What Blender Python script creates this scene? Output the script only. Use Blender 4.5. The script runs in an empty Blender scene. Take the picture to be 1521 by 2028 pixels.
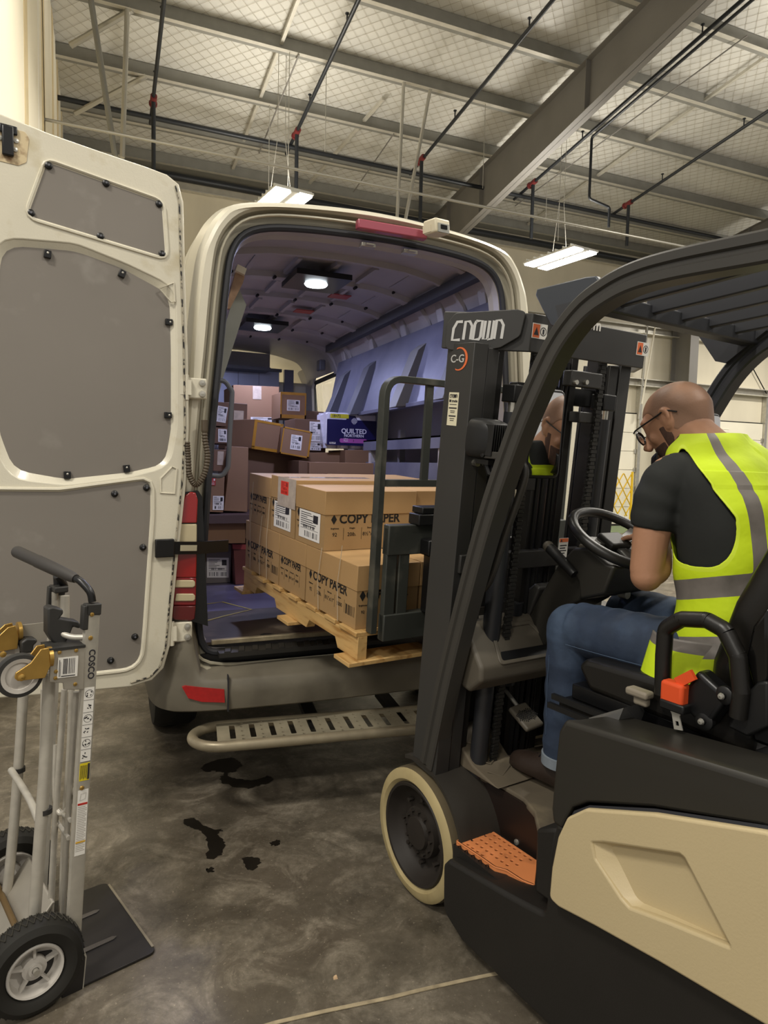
import bpy, bmesh, math, random
from mathutils import Matrix, Vector
from math import sin, cos, pi, radians, tan, sqrt, hypot
random.seed(7)
S = bpy.context.scene
COL = S.collection

# ---------------------------------------------------------------- camera
CF = 1330.0
PIT, ROL, YAW = radians(3.9865), radians(-1.3078), radians(22.7887)
FWD = Vector((sin(YAW)*cos(PIT), cos(YAW)*cos(PIT), -sin(PIT)))
_r0 = Vector((cos(YAW), -sin(YAW), 0)); _u0 = _r0.cross(FWD)
RGT = _r0*cos(ROL) - _u0*sin(ROL)
UPV = _u0*cos(ROL) + _r0*sin(ROL)
CAM = Vector((0, 0, 1.5))
cd = bpy.data.cameras.new('camera'); cam = bpy.data.objects.new('camera', cd); COL.objects.link(cam)
cd.sensor_fit = 'VERTICAL'; cd.sensor_height = 36.0; cd.lens = CF*36.0/2028.0
cd.clip_start = 0.02; cd.clip_end = 200
cam.matrix_world = Matrix(((RGT.x, UPV.x, -FWD.x, CAM.x), (RGT.y, UPV.y, -FWD.y, CAM.y), (RGT.z, UPV.z, -FWD.z, CAM.z), (0, 0, 0, 1)))
S.camera = cam

# ---------------------------------------------------------------- exposure, world
S.view_settings.view_transform = 'Standard'; S.view_settings.look = 'None'
S.view_settings.gamma = 1.0; S.view_settings.use_curve_mapping = False
S.view_settings.exposure = 0.0
wd = bpy.data.worlds.new('hall_air'); S.world = wd; wd.use_nodes = True
wd.node_tree.nodes['Background'].inputs[0].default_value = (1.0, 0.95, 0.88, 1)
wd.node_tree.nodes['Background'].inputs[1].default_value = 0.48

# roof plane and far wall of the hall
YW = 14.5; ZE = 7.45; RT = tan(radians(7.63))
def roofz(y): return ZE + RT*(YW - y)

LAMP_COL = (1.0, 0.945, 0.85)
def area(name, loc, sx, sy, power, color=LAMP_COL, rot=(0, 0, 0), parent=None, spread=180):
    l = bpy.data.lights.new(name, 'AREA'); l.shape = 'RECTANGLE'; l.size = sx; l.size_y = sy
    l.energy = power; l.color = color; l.spread = radians(spread)
    o = bpy.data.objects.new(name, l); o.location = loc; o.rotation_euler = rot; COL.objects.link(o)
    if parent: o.parent = parent
    return o
# rows of high-bay lamps over the floor (the two in view get their housings further down)
for (lx, ly, lz, lp) in [(-2.6, 0.2, 6.2, 230), (3.2, -1.5, 6.4, 150), (9.5, 1.5, 6.3, 200), (10.0, 7.0, 6.1, 220), (-4.5, -4.0, 6.4, 230),
                     (17.0, 7.0, 6.1, 230), (17.0, 11.0, 6.0, 240), (5.0, 3.2, 6.3, 200), (16.0, -2.0, 6.4, 200), (0.7, 4.8, 6.4, 85)]:
    area('highbay_light', (lx, ly, lz), 1.2, 0.5, lp*1.1)
    area('ceiling_fill', (lx, ly, lz+.12), 1.2, 0.5, lp*.28, rot=(pi, 0, 0))  # upward fill added to brighten the ceiling, not part of the lamps

# ---------------------------------------------------------------- pixel -> place helpers (camera above)
def ray(px, py): return FWD + RGT*((px-760.5)/CF) - UPV*((py-1014.0)/CF)
def hit(px, py, n, c):
    d = ray(px, py); n = Vector(n)
    return CAM + d*((c - CAM.dot(n))/d.dot(n))
def PX(px, py, x): return hit(px, py, (1, 0, 0), x)
def PY(px, py, y): return hit(px, py, (0, 1, 0), y)
def PZ(px, py, z): return hit(px, py, (0, 0, 1), z)
def PR(px, py, dz): return hit(px, py, (0, RT, 1), ZE + RT*YW + dz)
FYAW = radians(9.2)
FM = Matrix.Rotation(FYAW, 4, 'Z'); FMI = FM.inverted()      # forklift frame
FR = FM.to_3x3() @ Vector((1, 0, 0)); FF = FM.to_3x3() @ Vector((0, 1, 0))
def LX(px, py, x): return FMI @ hit(px, py, FR, x)            # forklift-frame points
def LY(px, py, y): return FMI @ hit(px, py, FF, y)
def LZ(px, py, z): return FMI @ hit(px, py, (0, 0, 1), z)

# ---------------------------------------------------------------- materials
def lin(h):
    h = h.lstrip('#'); o = []
    for i in (0, 2, 4):
        c = int(h[i:i+2], 16)/255
        o.append(c/12.92 if c <= .04045 else ((c+.055)/1.055)**2.4)
    return (*o, 1)
MATS = {}
def mat(name, col, rough=0.5, metal=0.0, var=None, bump=None, alt=None, emit=None, spec=0.5, coat=0, trans=0, stretch=None, mask=(0.45, 0.65)):
    """var=(scale, amount) mottles brightness; alt=(hex, scale) mixes a second colour in patches; bump=(scale, strength)"""
    if name in MATS: return MATS[name]
    m = bpy.data.materials.new(name); m.use_nodes = True; nt = m.node_tree; b = nt.nodes['Principled BSDF']
    c = lin(col) if isinstance(col, str) else (*col, 1)
    b.inputs['Base Color'].default_value = c; b.inputs['Roughness'].default_value = rough
    b.inputs['Metallic'].default_value = metal; b.inputs['Specular IOR Level'].default_value = spec
    if coat: b.inputs['Coat Weight'].default_value = coat; b.inputs['Coat Roughness'].default_value = .12
    if trans: b.inputs['Transmission Weight'].default_value = trans
    if emit:
        b.inputs['Emission Color'].default_value = (*emit[0], 1); b.inputs['Emission Strength'].default_value = emit[1]
    if var or alt or bump:
        tc = nt.nodes.new('ShaderNodeTexCoord'); mp = nt.nodes.new('ShaderNodeMapping')
        nt.links.new(tc.outputs['Object'], mp.inputs[0])
        if stretch: mp.inputs['Scale'].default_value = stretch
        def noise(s, d=6):
            n = nt.nodes.new('ShaderNodeTexNoise'); n.inputs['Scale'].default_value = s; n.inputs['Detail'].default_value = d
            nt.links.new(mp.outputs[0], n.inputs['Vector']); return n
        src = None
        if alt:
            n = noise(alt[1]); r = nt.nodes.new('ShaderNodeMapRange'); r.inputs[1].default_value = mask[0]; r.inputs[2].default_value = mask[1]
            nt.links.new(n.outputs['Fac'], r.inputs[0])
            mx = nt.nodes.new('ShaderNodeMix'); mx.data_type = 'RGBA'; mx.inputs[6].default_value = c; mx.inputs[7].default_value = lin(alt[0])
            nt.links.new(r.outputs[0], mx.inputs[0]); src = mx.outputs[2]
        if var:
            n = noise(var[0]); r = nt.nodes.new('ShaderNodeMapRange'); r.inputs[1].default_value = .25; r.inputs[2].default_value = .75
            r.inputs[3].default_value = 1-var[1]; r.inputs[4].default_value = 1+var[1]
            nt.links.new(n.outputs['Fac'], r.inputs[0])
            mx = nt.nodes.new('ShaderNodeMix'); mx.data_type = 'RGBA'; mx.blend_type = 'MULTIPLY'; mx.inputs[0].default_value = 1
            if src: nt.links.new(src, mx.inputs[6])
            else: mx.inputs[6].default_value = c
            cc = nt.nodes.new('ShaderNodeCombineColor')
            for i in range(3): nt.links.new(r.outputs[0], cc.inputs[i])
            nt.links.new(cc.outputs[0], mx.inputs[7]); src = mx.outputs[2]
        if src: nt.links.new(src, b.inputs['Base Color'])
        if bump:
            n = noise(bump[0], 4); bp = nt.nodes.new('ShaderNodeBump'); bp.inputs['Strength'].default_value = bump[1]
            bp.inputs['Distance'].default_value = 0.01
            nt.links.new(n.outputs['Fac'], bp.inputs['Height']); nt.links.new(bp.outputs[0], b.inputs['Normal'])
    MATS[name] = m; return m

# ---------------------------------------------------------------- mesh builder
I4 = Matrix.Identity(4)
WM = {}                                   # object -> its world matrix
def T(x, y, z): return Matrix.Translation((x, y, z))
def basis(o, ex, ey, ez=None):
    ex = Vector(ex).normalized(); ey = Vector(ey).normalized()
    ez = ex.cross(ey).normalized() if ez is None else Vector(ez).normalized()
    return Matrix(((ex.x, ey.x, ez.x, o[0]), (ex.y, ey.y, ez.y, o[1]), (ex.z, ey.z, ez.z, o[2]), (0, 0, 0, 1)))
def fillet(pts, r, n=6, closed=False):
    """round the corners of a polyline (2-D or 3-D)"""
    pts = [Vector(p) for p in pts]; out = []; N = len(pts)
    rs = r if isinstance(r, (list, tuple)) else [r]*N
    for i, p in enumerate(pts):
        if (not closed and i in (0, N-1)) or rs[i] <= 0: out.append(p); continue
        a = pts[(i-1) % N]-p; b = pts[(i+1) % N]-p
        ang = a.angle(b) if a.length > 1e-9 and b.length > 1e-9 else pi
        if ang > pi-.02: out.append(p); continue
        d = min(rs[i]/tan(ang/2), a.length*.49, b.length*.49)
        p0 = p+a.normalized()*d; p1 = p+b.normalized()*d
        for k in range(n+1):
            t = k/n; out.append(p0*(1-t)**2 + p*2*t*(1-t) + p1*t*t)
    return out
def resample(pts, n, closed=True):
    pts = [Vector(p) for p in pts]; q = pts+[pts[0]] if closed else pts
    L = [0]
    for i in range(1, len(q)): L.append(L[-1]+(q[i]-q[i-1]).length)
    out = []; m = n if closed else n-1; j = 0
    for k in range(n):
        s = L[-1]*k/m
        while j < len(L)-2 and L[j+1] < s: j += 1
        t = (s-L[j])/max(L[j+1]-L[j], 1e-9); out.append(q[j].lerp(q[j+1], min(1, t)))
    return out
def spline(pts, n=8, closed=False):
    """Catmull-Rom through the points"""
    p = [Vector(a) for a in pts]; N = len(p); out = []
    for i in range(N if closed else N-1):
        a = p[(i-1) % N] if closed or i > 0 else p[0]*2-p[1]
        b, c = p[i], p[(i+1) % N]
        d = p[(i+2) % N] if closed or i+2 < N else p[-1]*2-p[-2]
        for k in range(n):
            t = k/n
            out.append(.5*((2*b)+(c-a)*t+(2*a-5*b+4*c-d)*t*t+(3*b-a-3*c+d)*t**3))
    if not closed: out.append(p[-1])
    return out
class MB:
    def __init__(s, M=I4): s.v = []; s.f = []; s.mi = []; s.M = M; s.cm = 0
    def add(s, vs, fs, M=None):
        k = len(s.v); X = s.M @ M if M is not None else s.M
        s.v += [X @ Vector(v) for v in vs]; s.f += [tuple(i+k for i in f) for f in fs]; s.mi += [s.cm]*len(fs); return s
    def m(s, i): s.cm = i; return s
    def box(s, x0, x1, y0, y1, z0, z1, M=None):
        v = [(x, y, z) for z in (z0, z1) for y in (y0, y1) for x in (x0, x1)]
        return s.add(v, [(0, 2, 3, 1), (4, 5, 7, 6), (0, 1, 5, 4), (2, 6, 7, 3), (0, 4, 6, 2), (1, 3, 7, 5)], M)
    def cbox(s, c, d, M=None): return s.box(c[0]-d[0]/2, c[0]+d[0]/2, c[1]-d[1]/2, c[1]+d[1]/2, c[2]-d[2]/2, c[2]+d[2]/2, M)
    def hexa(s, p):            # eight corners, bottom ring then top ring
        return s.add(p, [(3, 2, 1, 0), (4, 5, 6, 7), (0, 1, 5, 4), (1, 2, 6, 5), (2, 3, 7, 6), (3, 0, 4, 7)])
    def prism(s, pts, axis, a, b, M=None):
        """pts in the plane of the other two axes (x: (y,z); y: (x,z); z: (x,y))"""
        def mk(p, c): return {'x': (c, p[0], p[1]), 'y': (p[0], c, p[1]), 'z': (p[0], p[1], c)}[axis]
        n = len(pts); v = [mk(p, a) for p in pts]+[mk(p, b) for p in pts]
        fs = [tuple(range(n))[::-1], tuple(range(n, 2*n))]+[(i, (i+1) % n, (i+1) % n+n, i+n) for i in range(n)]
        return s.add(v, fs, M)
    def ring(s, outer, inner, axis, a, b, n=96, M=None):
        """flat frame between two closed outlines, a..b thick"""
        o = resample(outer, n); i_ = resample(inner, n)
        # align starts by nearest direction from the centre
        c = sum(i_, Vector((0, 0)))/n
        i_ = [min(i_, key=lambda q, p=p: abs(((q-c).angle_signed(p-c, 0)))) if False else q for p, q in zip(o, i_)]
        def mk(p, c_): return {'x': (c_, p[0], p[1]), 'y': (p[0], c_, p[1]), 'z': (p[0], p[1], c_)}[axis]
        v = [mk(p, a) for p in o]+[mk(p, a) for p in i_]+[mk(p, b) for p in o]+[mk(p, b) for p in i_]
        fs = []
        for k in range(n):
            j = (k+1) % n
            fs += [(k, j, n+j, n+k), (2*n+k, 3*n+k, 3*n+j, 2*n+j), (k, 2*n+k, 2*n+j, j), (n+k, n+j, 3*n+j, 3*n+k)]
        return s.add(v, fs, M)
    def loft(s, rings, cap=True, closed=True, loop=False):
        n = len(rings[0]); v = [p for r in rings for p in r]; fs = []
        R = len(rings)
        for i in range(R if loop else R-1):
            a = i*n; b = ((i+1) % R)*n
            for k in range(n if closed else n-1):
                j = (k+1) % n; fs.append((a+k, a+j, b+j, b+k))
        if cap and not loop: fs += [tuple(range(n))[::-1], tuple(range((R-1)*n, R*n))]
        return s.add(v, fs)
    def sweep(s, prof, path, up=(0, 0, 1), closed=False, cap=True, scale=None):
        """profile (a, b) carried along path; a = side, b = up"""
        path = [Vector(p) for p in path]; N = len(path); rings = []; up = Vector(up)
        for i, p in enumerate(path):
            if closed: t = path[(i+1) % N]-path[i-1]
            else: t = path[min(i+1, N-1)]-path[max(i-1, 0)]
            t.normalize(); sd = t.cross(up)
            if sd.length < 1e-4: sd = t.cross(Vector((1, 0, 0)))
            sd.normalize(); u = sd.cross(t)
            k = scale[i] if scale else 1
            rings.append([p+sd*(a*k)+u*(b*k) for a, b in prof])
        return s.loft(rings, cap=cap, loop=closed)
    def tube(s, path, r, seg=10, closed=False, cap=True):
        path = [Vector(p) for p in path]; N = len(path)
        rr = r if isinstance(r, (list, tuple)) else [r]*N
        rings = []; nrm = None
        for i, p in enumerate(path):
            t = (path[(i+1) % N]-path[i-1]) if closed else path[min(i+1, N-1)]-path[max(i-1, 0)]
            if t.length < 1e-9: t = Vector((0, 0, 1))
            t.normalize()
            if nrm is None: nrm = t.orthogonal().normalized()
            nrm = (nrm-t*nrm.dot(t))
            if nrm.length < 1e-6: nrm = t.orthogonal()
            nrm.normalize(); bn = t.cross(nrm)
            rings.append([p+(nrm*cos(2*pi*k/seg)+bn*sin(2*pi*k/seg))*rr[i] for k in range(seg)])
        return s.loft(rings, cap=cap, loop=closed)
    def bar(s, a, b, w, h, up=(0, 0, 1)):
        return s.sweep([(-w/2, -h/2), (w/2, -h/2), (w/2, h/2), (-w/2, h/2)], [a, b], up)
    def cyl(s, a, b, r, seg=20, r2=None):
        return s.tube([a, b], [r, r if r2 is None else r2], seg)
    def lathe(s, prof, o, ax, seg=40, cap=False, a0=0, a1=2*pi):
        """prof = (radius, along axis)"""
        ax = Vector(ax).normalized(); e = ax.orthogonal().normalized(); g = ax.cross(e); o = Vector(o)
        rings = [[o+ax*h+(e*cos(a0+(a1-a0)*k/seg)+g*sin(a0+(a1-a0)*k/seg))*r for k in range(seg)] for r, h in prof]
        return s.loft(rings, cap=cap)
    def ball(s, c, r, seg=16, sc=(1, 1, 1), M=None):
        v = []; fs = []; R = seg//2
        for i in range(1, R):
            th = pi*i/R
            for k in range(seg): v.append((c[0]+r*sc[0]*sin(th)*cos(2*pi*k/seg), c[1]+r*sc[1]*sin(th)*sin(2*pi*k/seg), c[2]+r*sc[2]*cos(th)))
        v += [(c[0], c[1], c[2]+r*sc[2]), (c[0], c[1], c[2]-r*sc[2])]; t = len(v)-2
        for i in range(R-2):
            for k in range(seg): j = (k+1) % seg; fs.append((i*seg+k, (i+1)*seg+k, (i+1)*seg+j, i*seg+j))
        for k in range(seg): j = (k+1) % seg; fs += [(t, k, j), (t+1, (R-2)*seg+j, (R-2)*seg+k)]
        return s.add(v, fs, M)
    def grid(s, fn, nu, nv, matfn=None, skip=None, uclosed=False):
        """fn(u,v) in 0..1"""
        k = len(s.v); nn = nu if uclosed else nu+1
        for j in range(nv+1):
            for i in range(nn): s.v.append(s.M @ Vector(fn(i/nu, j/nv)))
        for j in range(nv):
            for i in range(nu):
                u, v = (i+.5)/nu, (j+.5)/nv
                if skip and skip(u, v): continue
                i2 = (i+1) % nn if uclosed else i+1
                s.f.append((k+j*nn+i, k+j*nn+i2, k+(j+1)*nn+i2, k+(j+1)*nn+i)); s.mi.append(matfn(u, v) if matfn else s.cm)
        return s
    def build(s, name, mats, parent=None, bevel=0, seg=2, sharp=35, solid=0, fix=True):
        W = WM.get(parent.name, I4) if parent else I4; Wi = W.inverted()
        me = bpy.data.meshes.new(name); me.from_pydata([Wi @ v for v in s.v], [], s.f)
        if not isinstance(mats, (list, tuple)): mats = [mats]
        for m in mats: me.materials.append(m)
        me.polygons.foreach_set('material_index', [min(i, len(mats)-1) for i in s.mi])
        if fix:
            bm = bmesh.new(); bm.from_mesh(me); bmesh.ops.recalc_face_normals(bm, faces=bm.faces); bm.to_mesh(me); bm.free()
        me.polygons.foreach_set('use_smooth', [True]*len(me.polygons)); me.update()
        me.set_sharp_from_angle(angle=radians(sharp))
        o = bpy.data.objects.new(name, me); COL.objects.link(o)
        if parent: o.parent = parent; WM[o.name] = W
        else: WM[o.name] = I4
        if solid:
            d = o.modifiers.new('thick', 'SOLIDIFY'); d.thickness = solid; d.offset = 0
        if bevel:
            d = o.modifiers.new('edge', 'BEVEL'); d.width = bevel; d.segments = seg; d.limit_method = 'ANGLE'; d.angle_limit = radians(40)
        return o
def tag(o, label=None, cat=None, group=None, kind=None):
    if label: o['label'] = label
    if cat: o['category'] = cat
    if group: o['group'] = group
    if kind: o['kind'] = kind
    return o
def thing(name, label, cat, M=I4, group=None):
    o = bpy.data.objects.new(name, None); COL.objects.link(o); o.matrix_world = M; o.empty_display_size = .05
    WM[o.name] = M.copy(); return tag(o, label, cat, group)
def struct(mb, name, mats, **k): return tag(mb.build(name, mats, **k), kind='structure')
def text(s, size, M, m, parent, name='lettering', bold=0.0, sx=1.0, align='LEFT', depth=.0006, shear=0, space=1.0, spy='CENTER'):
    """letters laid on the x-y plane of M (z = outward)"""
    c = bpy.data.curves.new('t', 'FONT'); c.body = s; c.size = size; c.align_x = align; c.align_y = spy; c.offset = bold*size
    c.extrude = depth; c.shear = shear; c.space_character = space; c.resolution_u = 3
    t = bpy.data.objects.new('t', c); COL.objects.link(t)
    bpy.context.view_layer.update()
    me = bpy.data.meshes.new_from_object(t.evaluated_get(bpy.context.evaluated_depsgraph_get()))
    bpy.data.objects.remove(t); bpy.data.curves.remove(c)
    W = WM.get(parent.name, I4) if parent else I4
    me.transform(W.inverted() @ M @ Matrix.Diagonal((sx, 1, 1, 1))); me.materials.clear(); me.materials.append(m); me.name = name
    o = bpy.data.objects.new(name, me); COL.objects.link(o); o.parent = parent; WM[o.name] = W
    return o
def bake(o):
    """apply the modifiers of o to its mesh"""
    bpy.context.view_layer.update(); me = bpy.data.meshes.new_from_object(o.evaluated_get(bpy.context.evaluated_depsgraph_get())); o.modifiers.clear(); o.data = me
    me.polygons.foreach_set('use_smooth', [True]*len(me.polygons)); return o
def smooth_borders(o, it=10):
    """round off the stair-steps of cut edges and colour edges"""
    bm = bmesh.new(); bm.from_mesh(o.data); nb = {}
    for e in bm.edges:
        f = e.link_faces
        if len(f) == 1 or (len(f) == 2 and f[0].material_index != f[1].material_index):
            a, b = e.verts; nb.setdefault(a, []).append(b); nb.setdefault(b, []).append(a)
    for _ in range(it):
        new = {v: (v.co*.5+(n[0].co+n[1].co)*.25) for v, n in nb.items() if len(n) == 2}
        for v, c in new.items(): v.co = c
    bm.to_mesh(o.data); bm.free()
def copy_tree(o, dM=None, parent=None):
    c = o.copy(); COL.objects.link(c)
    if parent: c.parent = parent
    if dM is not None: c.matrix_world = dM @ WM[o.name]; WM[c.name] = dM @ WM[o.name]
    for ch in list(o.children): copy_tree(ch, None, c); 
    return c
# ================================================================ THE HALL
m_conc = bpy.data.materials.new('stained_concrete'); m_conc.use_nodes = True
def concrete():
    nt = m_conc.node_tree; b = nt.nodes['Principled BSDF']; N = nt.nodes.new; L = nt.links.new
    tc = N('ShaderNodeTexCoord')
    def noise(s, d=8, r=.6, dist=0):
        n = N('ShaderNodeTexNoise'); n.inputs['Scale'].default_value = s; n.inputs['Detail'].default_value = d
        n.inputs['Roughness'].default_value = r; n.inputs['Distortion'].default_value = dist; L(tc.outputs['Object'], n.inputs['Vector']); return n.outputs['Fac']
    def ramp(x, a, b_, c0, c1):
        r = N('ShaderNodeMapRange'); r.inputs[1].default_value = a; r.inputs[2].default_value = b_; r.inputs[3].default_value = c0; r.inputs[4].default_value = c1
        L(x, r.inputs[0]); return r.outputs[0]
    def mix(f, c0, c1):
        m = N('ShaderNodeMix'); m.data_type = 'RGBA'; L(f, m.inputs[0])
        for i, c in ((6, c0), (7, c1)):
            if hasattr(c, 'links'): L(c, m.inputs[i])
            else: m.inputs[i].default_value = c
        return m.outputs[2]
    big = ramp(noise(1.3, 10, .62), .38, .62, 0, 1)
    c = mix(big, lin('#534b40'), lin('#746c5e'))
    c = mix(ramp(noise(4.5, 10, .7, 1.2),   .46, .68, 0, .8), c, lin('#9c9382'))
    c = mix(ramp(noise(2.6, 12, .68), .48, .62, 0, .75), c, lin('#332e26'))
    c = mix(ramp(noise(90, 4, .6), .62, .72, 0, .6), c, lin('#b1a690'))
    c = mix(ramp(noise(34, 8, .75), .4, .65, 0, .5), c, lin('#4a4337'))
    L(c, b.inputs['Base Color'])
    L(ramp(noise(3, 8), .3, .7, .28, .55), b.inputs['Roughness'])
    bp = N('ShaderNodeBump'); bp.inputs['Strength'].default_value = .12; bp.inputs['Distance'].default_value = .01
    L(noise(60, 5), bp.inputs['Height']); L(bp.outputs[0], b.inputs['Normal'])
concrete()
m_wet = mat('oil_wet_concrete', '#1d1914', .35, var=(9, .25))
m_joint = mat('joint_filler', '#a4967a', .8, var=(30, .3))
m_green = mat('painted_green_floor', '#5d7350', .45, var=(3, .2))
m_insul = mat('white_vinyl_insulation', '#cbc9c1', .42, var=(1.2, .08), bump=(5, .25), stretch=(1.2, 1, 1))
m_insw = mat('wall_insulation', '#d8d0ba', .38, var=(1.5, .10), bump=(3, .6), stretch=(1, 1, .25))
m_purl = mat('galvanised_purlin', '#8b8a83', .5, .25, var=(5, .1))
m_flange = mat('pale_galvanised_lit_flange', '#c6c2b6', .4, .3, var=(8, .1))
m_raft = mat('grey_primer_steel', '#77746f', .55, .1, var=(2, .08))
m_pipe = mat('black_sprinkler_pipe', '#23262a', .45, .2)
m_redc = mat('red_coupling', '#6b2626', .5)
m_cond = mat('galvanised_conduit', '#b3b0a6', .35, .6)
m_dry = mat('drywall_cream', '#fbf3dc', .75, var=(1, .04))
m_tape = mat('joint_compound', '#fdf8ea', .8)
m_tan = mat('bare_drywall_paper', '#e2cfa4', .8, var=(4, .12))
m_doorw = mat('white_dock_door', '#e9e3d0', .5, var=(2, .04))
m_steel = mat('zinc_plated_steel', '#b9b6ac', .35, .7, var=(12, .15))
m_yel = mat('yellow_gate_paint', '#d8b21e', .5)
m_dark = mat('black_rubber', '#16150f', .7)
m_lampon = mat('lit_led_tube', '#ffffff', .5, emit=((1.0, .98, .92), 14))
m_housing = mat('white_lamp_housing', '#d6d6cf', .4)

fl = MB()
fl.box(-8, 30, -6, YW, -.15, 0)
fl.m(1)
def blob(pts, z=.0012, n=6):
    q = spline([PZ(a, b, z) for a, b in pts], n, True)
    q = [Vector((p.x+random.uniform(-.006, .006), p.y+random.uniform(-.006, .006), z)) for p in q]
    fl.add(q, [tuple(range(len(q)))])
blob([(398, 1520), (420, 1508), (455, 1500), (470, 1505), (478, 1515), (465, 1528), (450, 1532), (462, 1540), (490, 1545), (515, 1542), (530, 1536), (541, 1540), (536, 1549), (510, 1556), (492, 1562), (462, 1557), (440, 1550), (436, 1540), (444, 1532), (425, 1527), (408, 1528)])
blob([(362, 1625), (385, 1620), (398, 1632), (415, 1640), (440, 1644), (432, 1652), (446, 1668), (440, 1690), (418, 1702), (408, 1694), (413, 1680), (405, 1655), (390, 1642), (372, 1635)])
blob([(480, 1700), (505, 1696), (515, 1708), (500, 1725), (488, 1716)])
blob([(536, 1667), (552, 1664), (552, 1672), (540, 1675)])
blob([(410, 1720), (424, 1718), (422, 1726), (412, 1726)])
floor = struct(fl, 'floor', [m_conc, m_wet], sharp=30)
jt = MB()
jp = [PZ(*a, .0015) for a in [(500, 2040), (545, 2026), (640, 2004), (770, 1977), (830, 1962), (905, 1945), (1000, 1925), (1100, 1908), (1250, 1880)]]
jt.sweep([(-.006, 0), (.006, 0), (.006, .002), (-.006, .002)], jp); struct(jt, 'trim_1', m_joint)
cp = MB(); p = PZ(664, 1934, .004); cp.hexa([(p.x-.007, p.y-.006, 0), (p.x+.006, p.y-.007, 0), (p.x+.007, p.y+.006, 0), (p.x-.005, p.y+.005, 0), (p.x-.004, p.y-.004, .006), (p.x+.004, p.y-.005, .008), (p.x+.004, p.y+.003, .007), (p.x-.003, p.y+.003, .005)]); tag(cp.build('stone_chip', mat('pale_chip', '#c9ab86', .8)), 'tiny pale stone chip lying alone on the concrete floor', 'stone')
fg = MB(); fg.box(9.5, 21.5, 12.6, 14.3, .0005, .003); struct(fg, 'trim_2', m_green)

# far wall with girts and dock doors
wb = MB(); wb.box(-8, 30, YW, YW+.25, 0, ZE+.1); struct(wb, 'wall_back', m_insw)
rf = MB(); y0 = -7
rf.hexa([(-3, y0, roofz(y0)), (30, y0, roofz(y0)), (30, YW+.3, roofz(YW+.3)), (-3, YW+.3, roofz(YW+.3)),
         (-3, y0, roofz(y0)+.3), (30, y0, roofz(y0)+.3), (30, YW+.3, roofz(YW+.3)+.3), (-3, YW+.3, roofz(YW+.3)+.3)])
struct(rf, 'ceiling', m_insul)
# netting: thin bands holding the insulation up (crossing strands just under it)
nt_ = MB()
for k in range(-120, 150):
    x = k*.21
    for sgn in (1, -1):
        a = Vector((x, YW-.1, roofz(YW-.1)-.012)); b = Vector((x+sgn*11.0, YW-11.1, roofz(YW-11.1)-.012))
        if sgn < 0: a.x += 6; b.x += 6
        t0, t1 = 0.0, 1.0
        d = b-a
        for lim, lo in ((-1.0, True), (22.0, False)):
            if abs(d.x) > 1e-6:
                t = (lim-a.x)/d.x
                if (d.x > 0) == lo: t0 = max(t0, t)
                else: t1 = min(t1, t)
        if t1 <= t0: continue
        nt_.tube([a+d*t0, a+d*t1], .0026, 3, cap=False)
tag(nt_.build('ceiling_netting', mat('netting_cord', '#aba392', .8), fix=False), 'crossed cord netting holding up the white ceiling insulation', 'netting', kind='stuff')

def cpurl(a, b, h=.22, w=.075, flip=1):
    mb = MB(); t = .006
    prof = [(0, 0), (w, 0), (w, .02), (w-t, .02), (w-t, t), (t, t), (t, h-t), (w-t, h-t), (w-t, h-.02), (w, h-.02), (w, h), (0, h)]
    mb.sweep([(p*flip, q) for p, q in prof], [a, b]); return mb
purl_y = []
for i, (px, py) in enumerate([(500, 84), (500, 205), (479, 292)]):
    pass
PY0 = [PR(500, 84, -.22).y, PR(500, 205, -.22).y, PR(500, 292, -.22).y]
sp = (PY0[2]-PY0[0])/2
ys = [PY0[0]+sp*k for k in range(-7, 3)]+[14.2]
for y in ys:
    z = roofz(y)-.235
    mb = cpurl((-1.0, y, z), (29, y, z), flip=-1)
    mb.m(1).box(-1.0, 29, y-.078, y+.0, z-.004, z-.0005)  # paler strip paints the light on the lower flange into its colour
    tag(mb.build('roof_purlin', [m_purl, m_flange]), 'long grey steel purlin running sideways under the white insulated ceiling', 'purlin', 'roof purlins')
# eave channel / corrugated closure and girts on the far wall
for i, (z, d) in enumerate([(7.25, .28), (6.9, .12), (3.80, .2), (5.2, .2)]):
    mb = cpurl((-3, YW-.02, z), (29, YW-.02, z), h=.2 if i else .3, w=d, flip=1)
    tag(mb.build('wall_girt', m_flange if i != 0 else m_purl), ['horizontal steel eave channel at the top of the far wall', 'pale steel girt just below the eave channel on the far wall', 'pale steel girt just above the dock doors on the far wall', 'pale steel girt midway up the far wall'][i], 'girt')
# rafters: tapered I beams
def rafter(x, lab):
    t = thing('roof_rafter', lab, 'beam', T(x, YW, 0))
    ya, yb = 14.2, -5.0
    def z1(y): return roofz(y)-.24
    def z0(y): return roofz(y)-.24-(.95-.03*(14.2-y))
    w = MB(); w.prism([(ya, z1(ya)), (yb, z1(yb)), (yb, z0(yb)), (ya, z0(ya))], 'x', x-.006, x+.006); w.build('web', m_raft, t)
    for nm, zf, s in (('top_flange', z1, -.012), ('bottom_flange', z0, .0)):
        w = MB(); w.prism([(ya, zf(ya)+s), (yb, zf(yb)+s), (yb, zf(yb)+s+.012), (ya, zf(ya)+s+.012)], 'x', x-.1, x+.1); w.build(nm, m_raft, t)
    for y in (13.6, 12.2, 9.0, 6.2): w = MB(); w.box(x-.1, x+.1, y-.005, y+.005, z0(y)+.012, z1(y)-.012); w.build('stiffener', m_raft, t)
    c = MB(); c.box(x-.15, x+.15, 13.75, 13.77, 0, z0(13.8)); c.box(x-.15, x+.15, 14.38, 14.40, 0, z1(14.4)); c.box(x-.006, x+.006, 13.77, 14.38, 0, z0(14)+.2)
    c.build('column', m_raft, t)
rafter(7.15, 'deep grey steel rafter crossing the ceiling above the white van')
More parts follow.
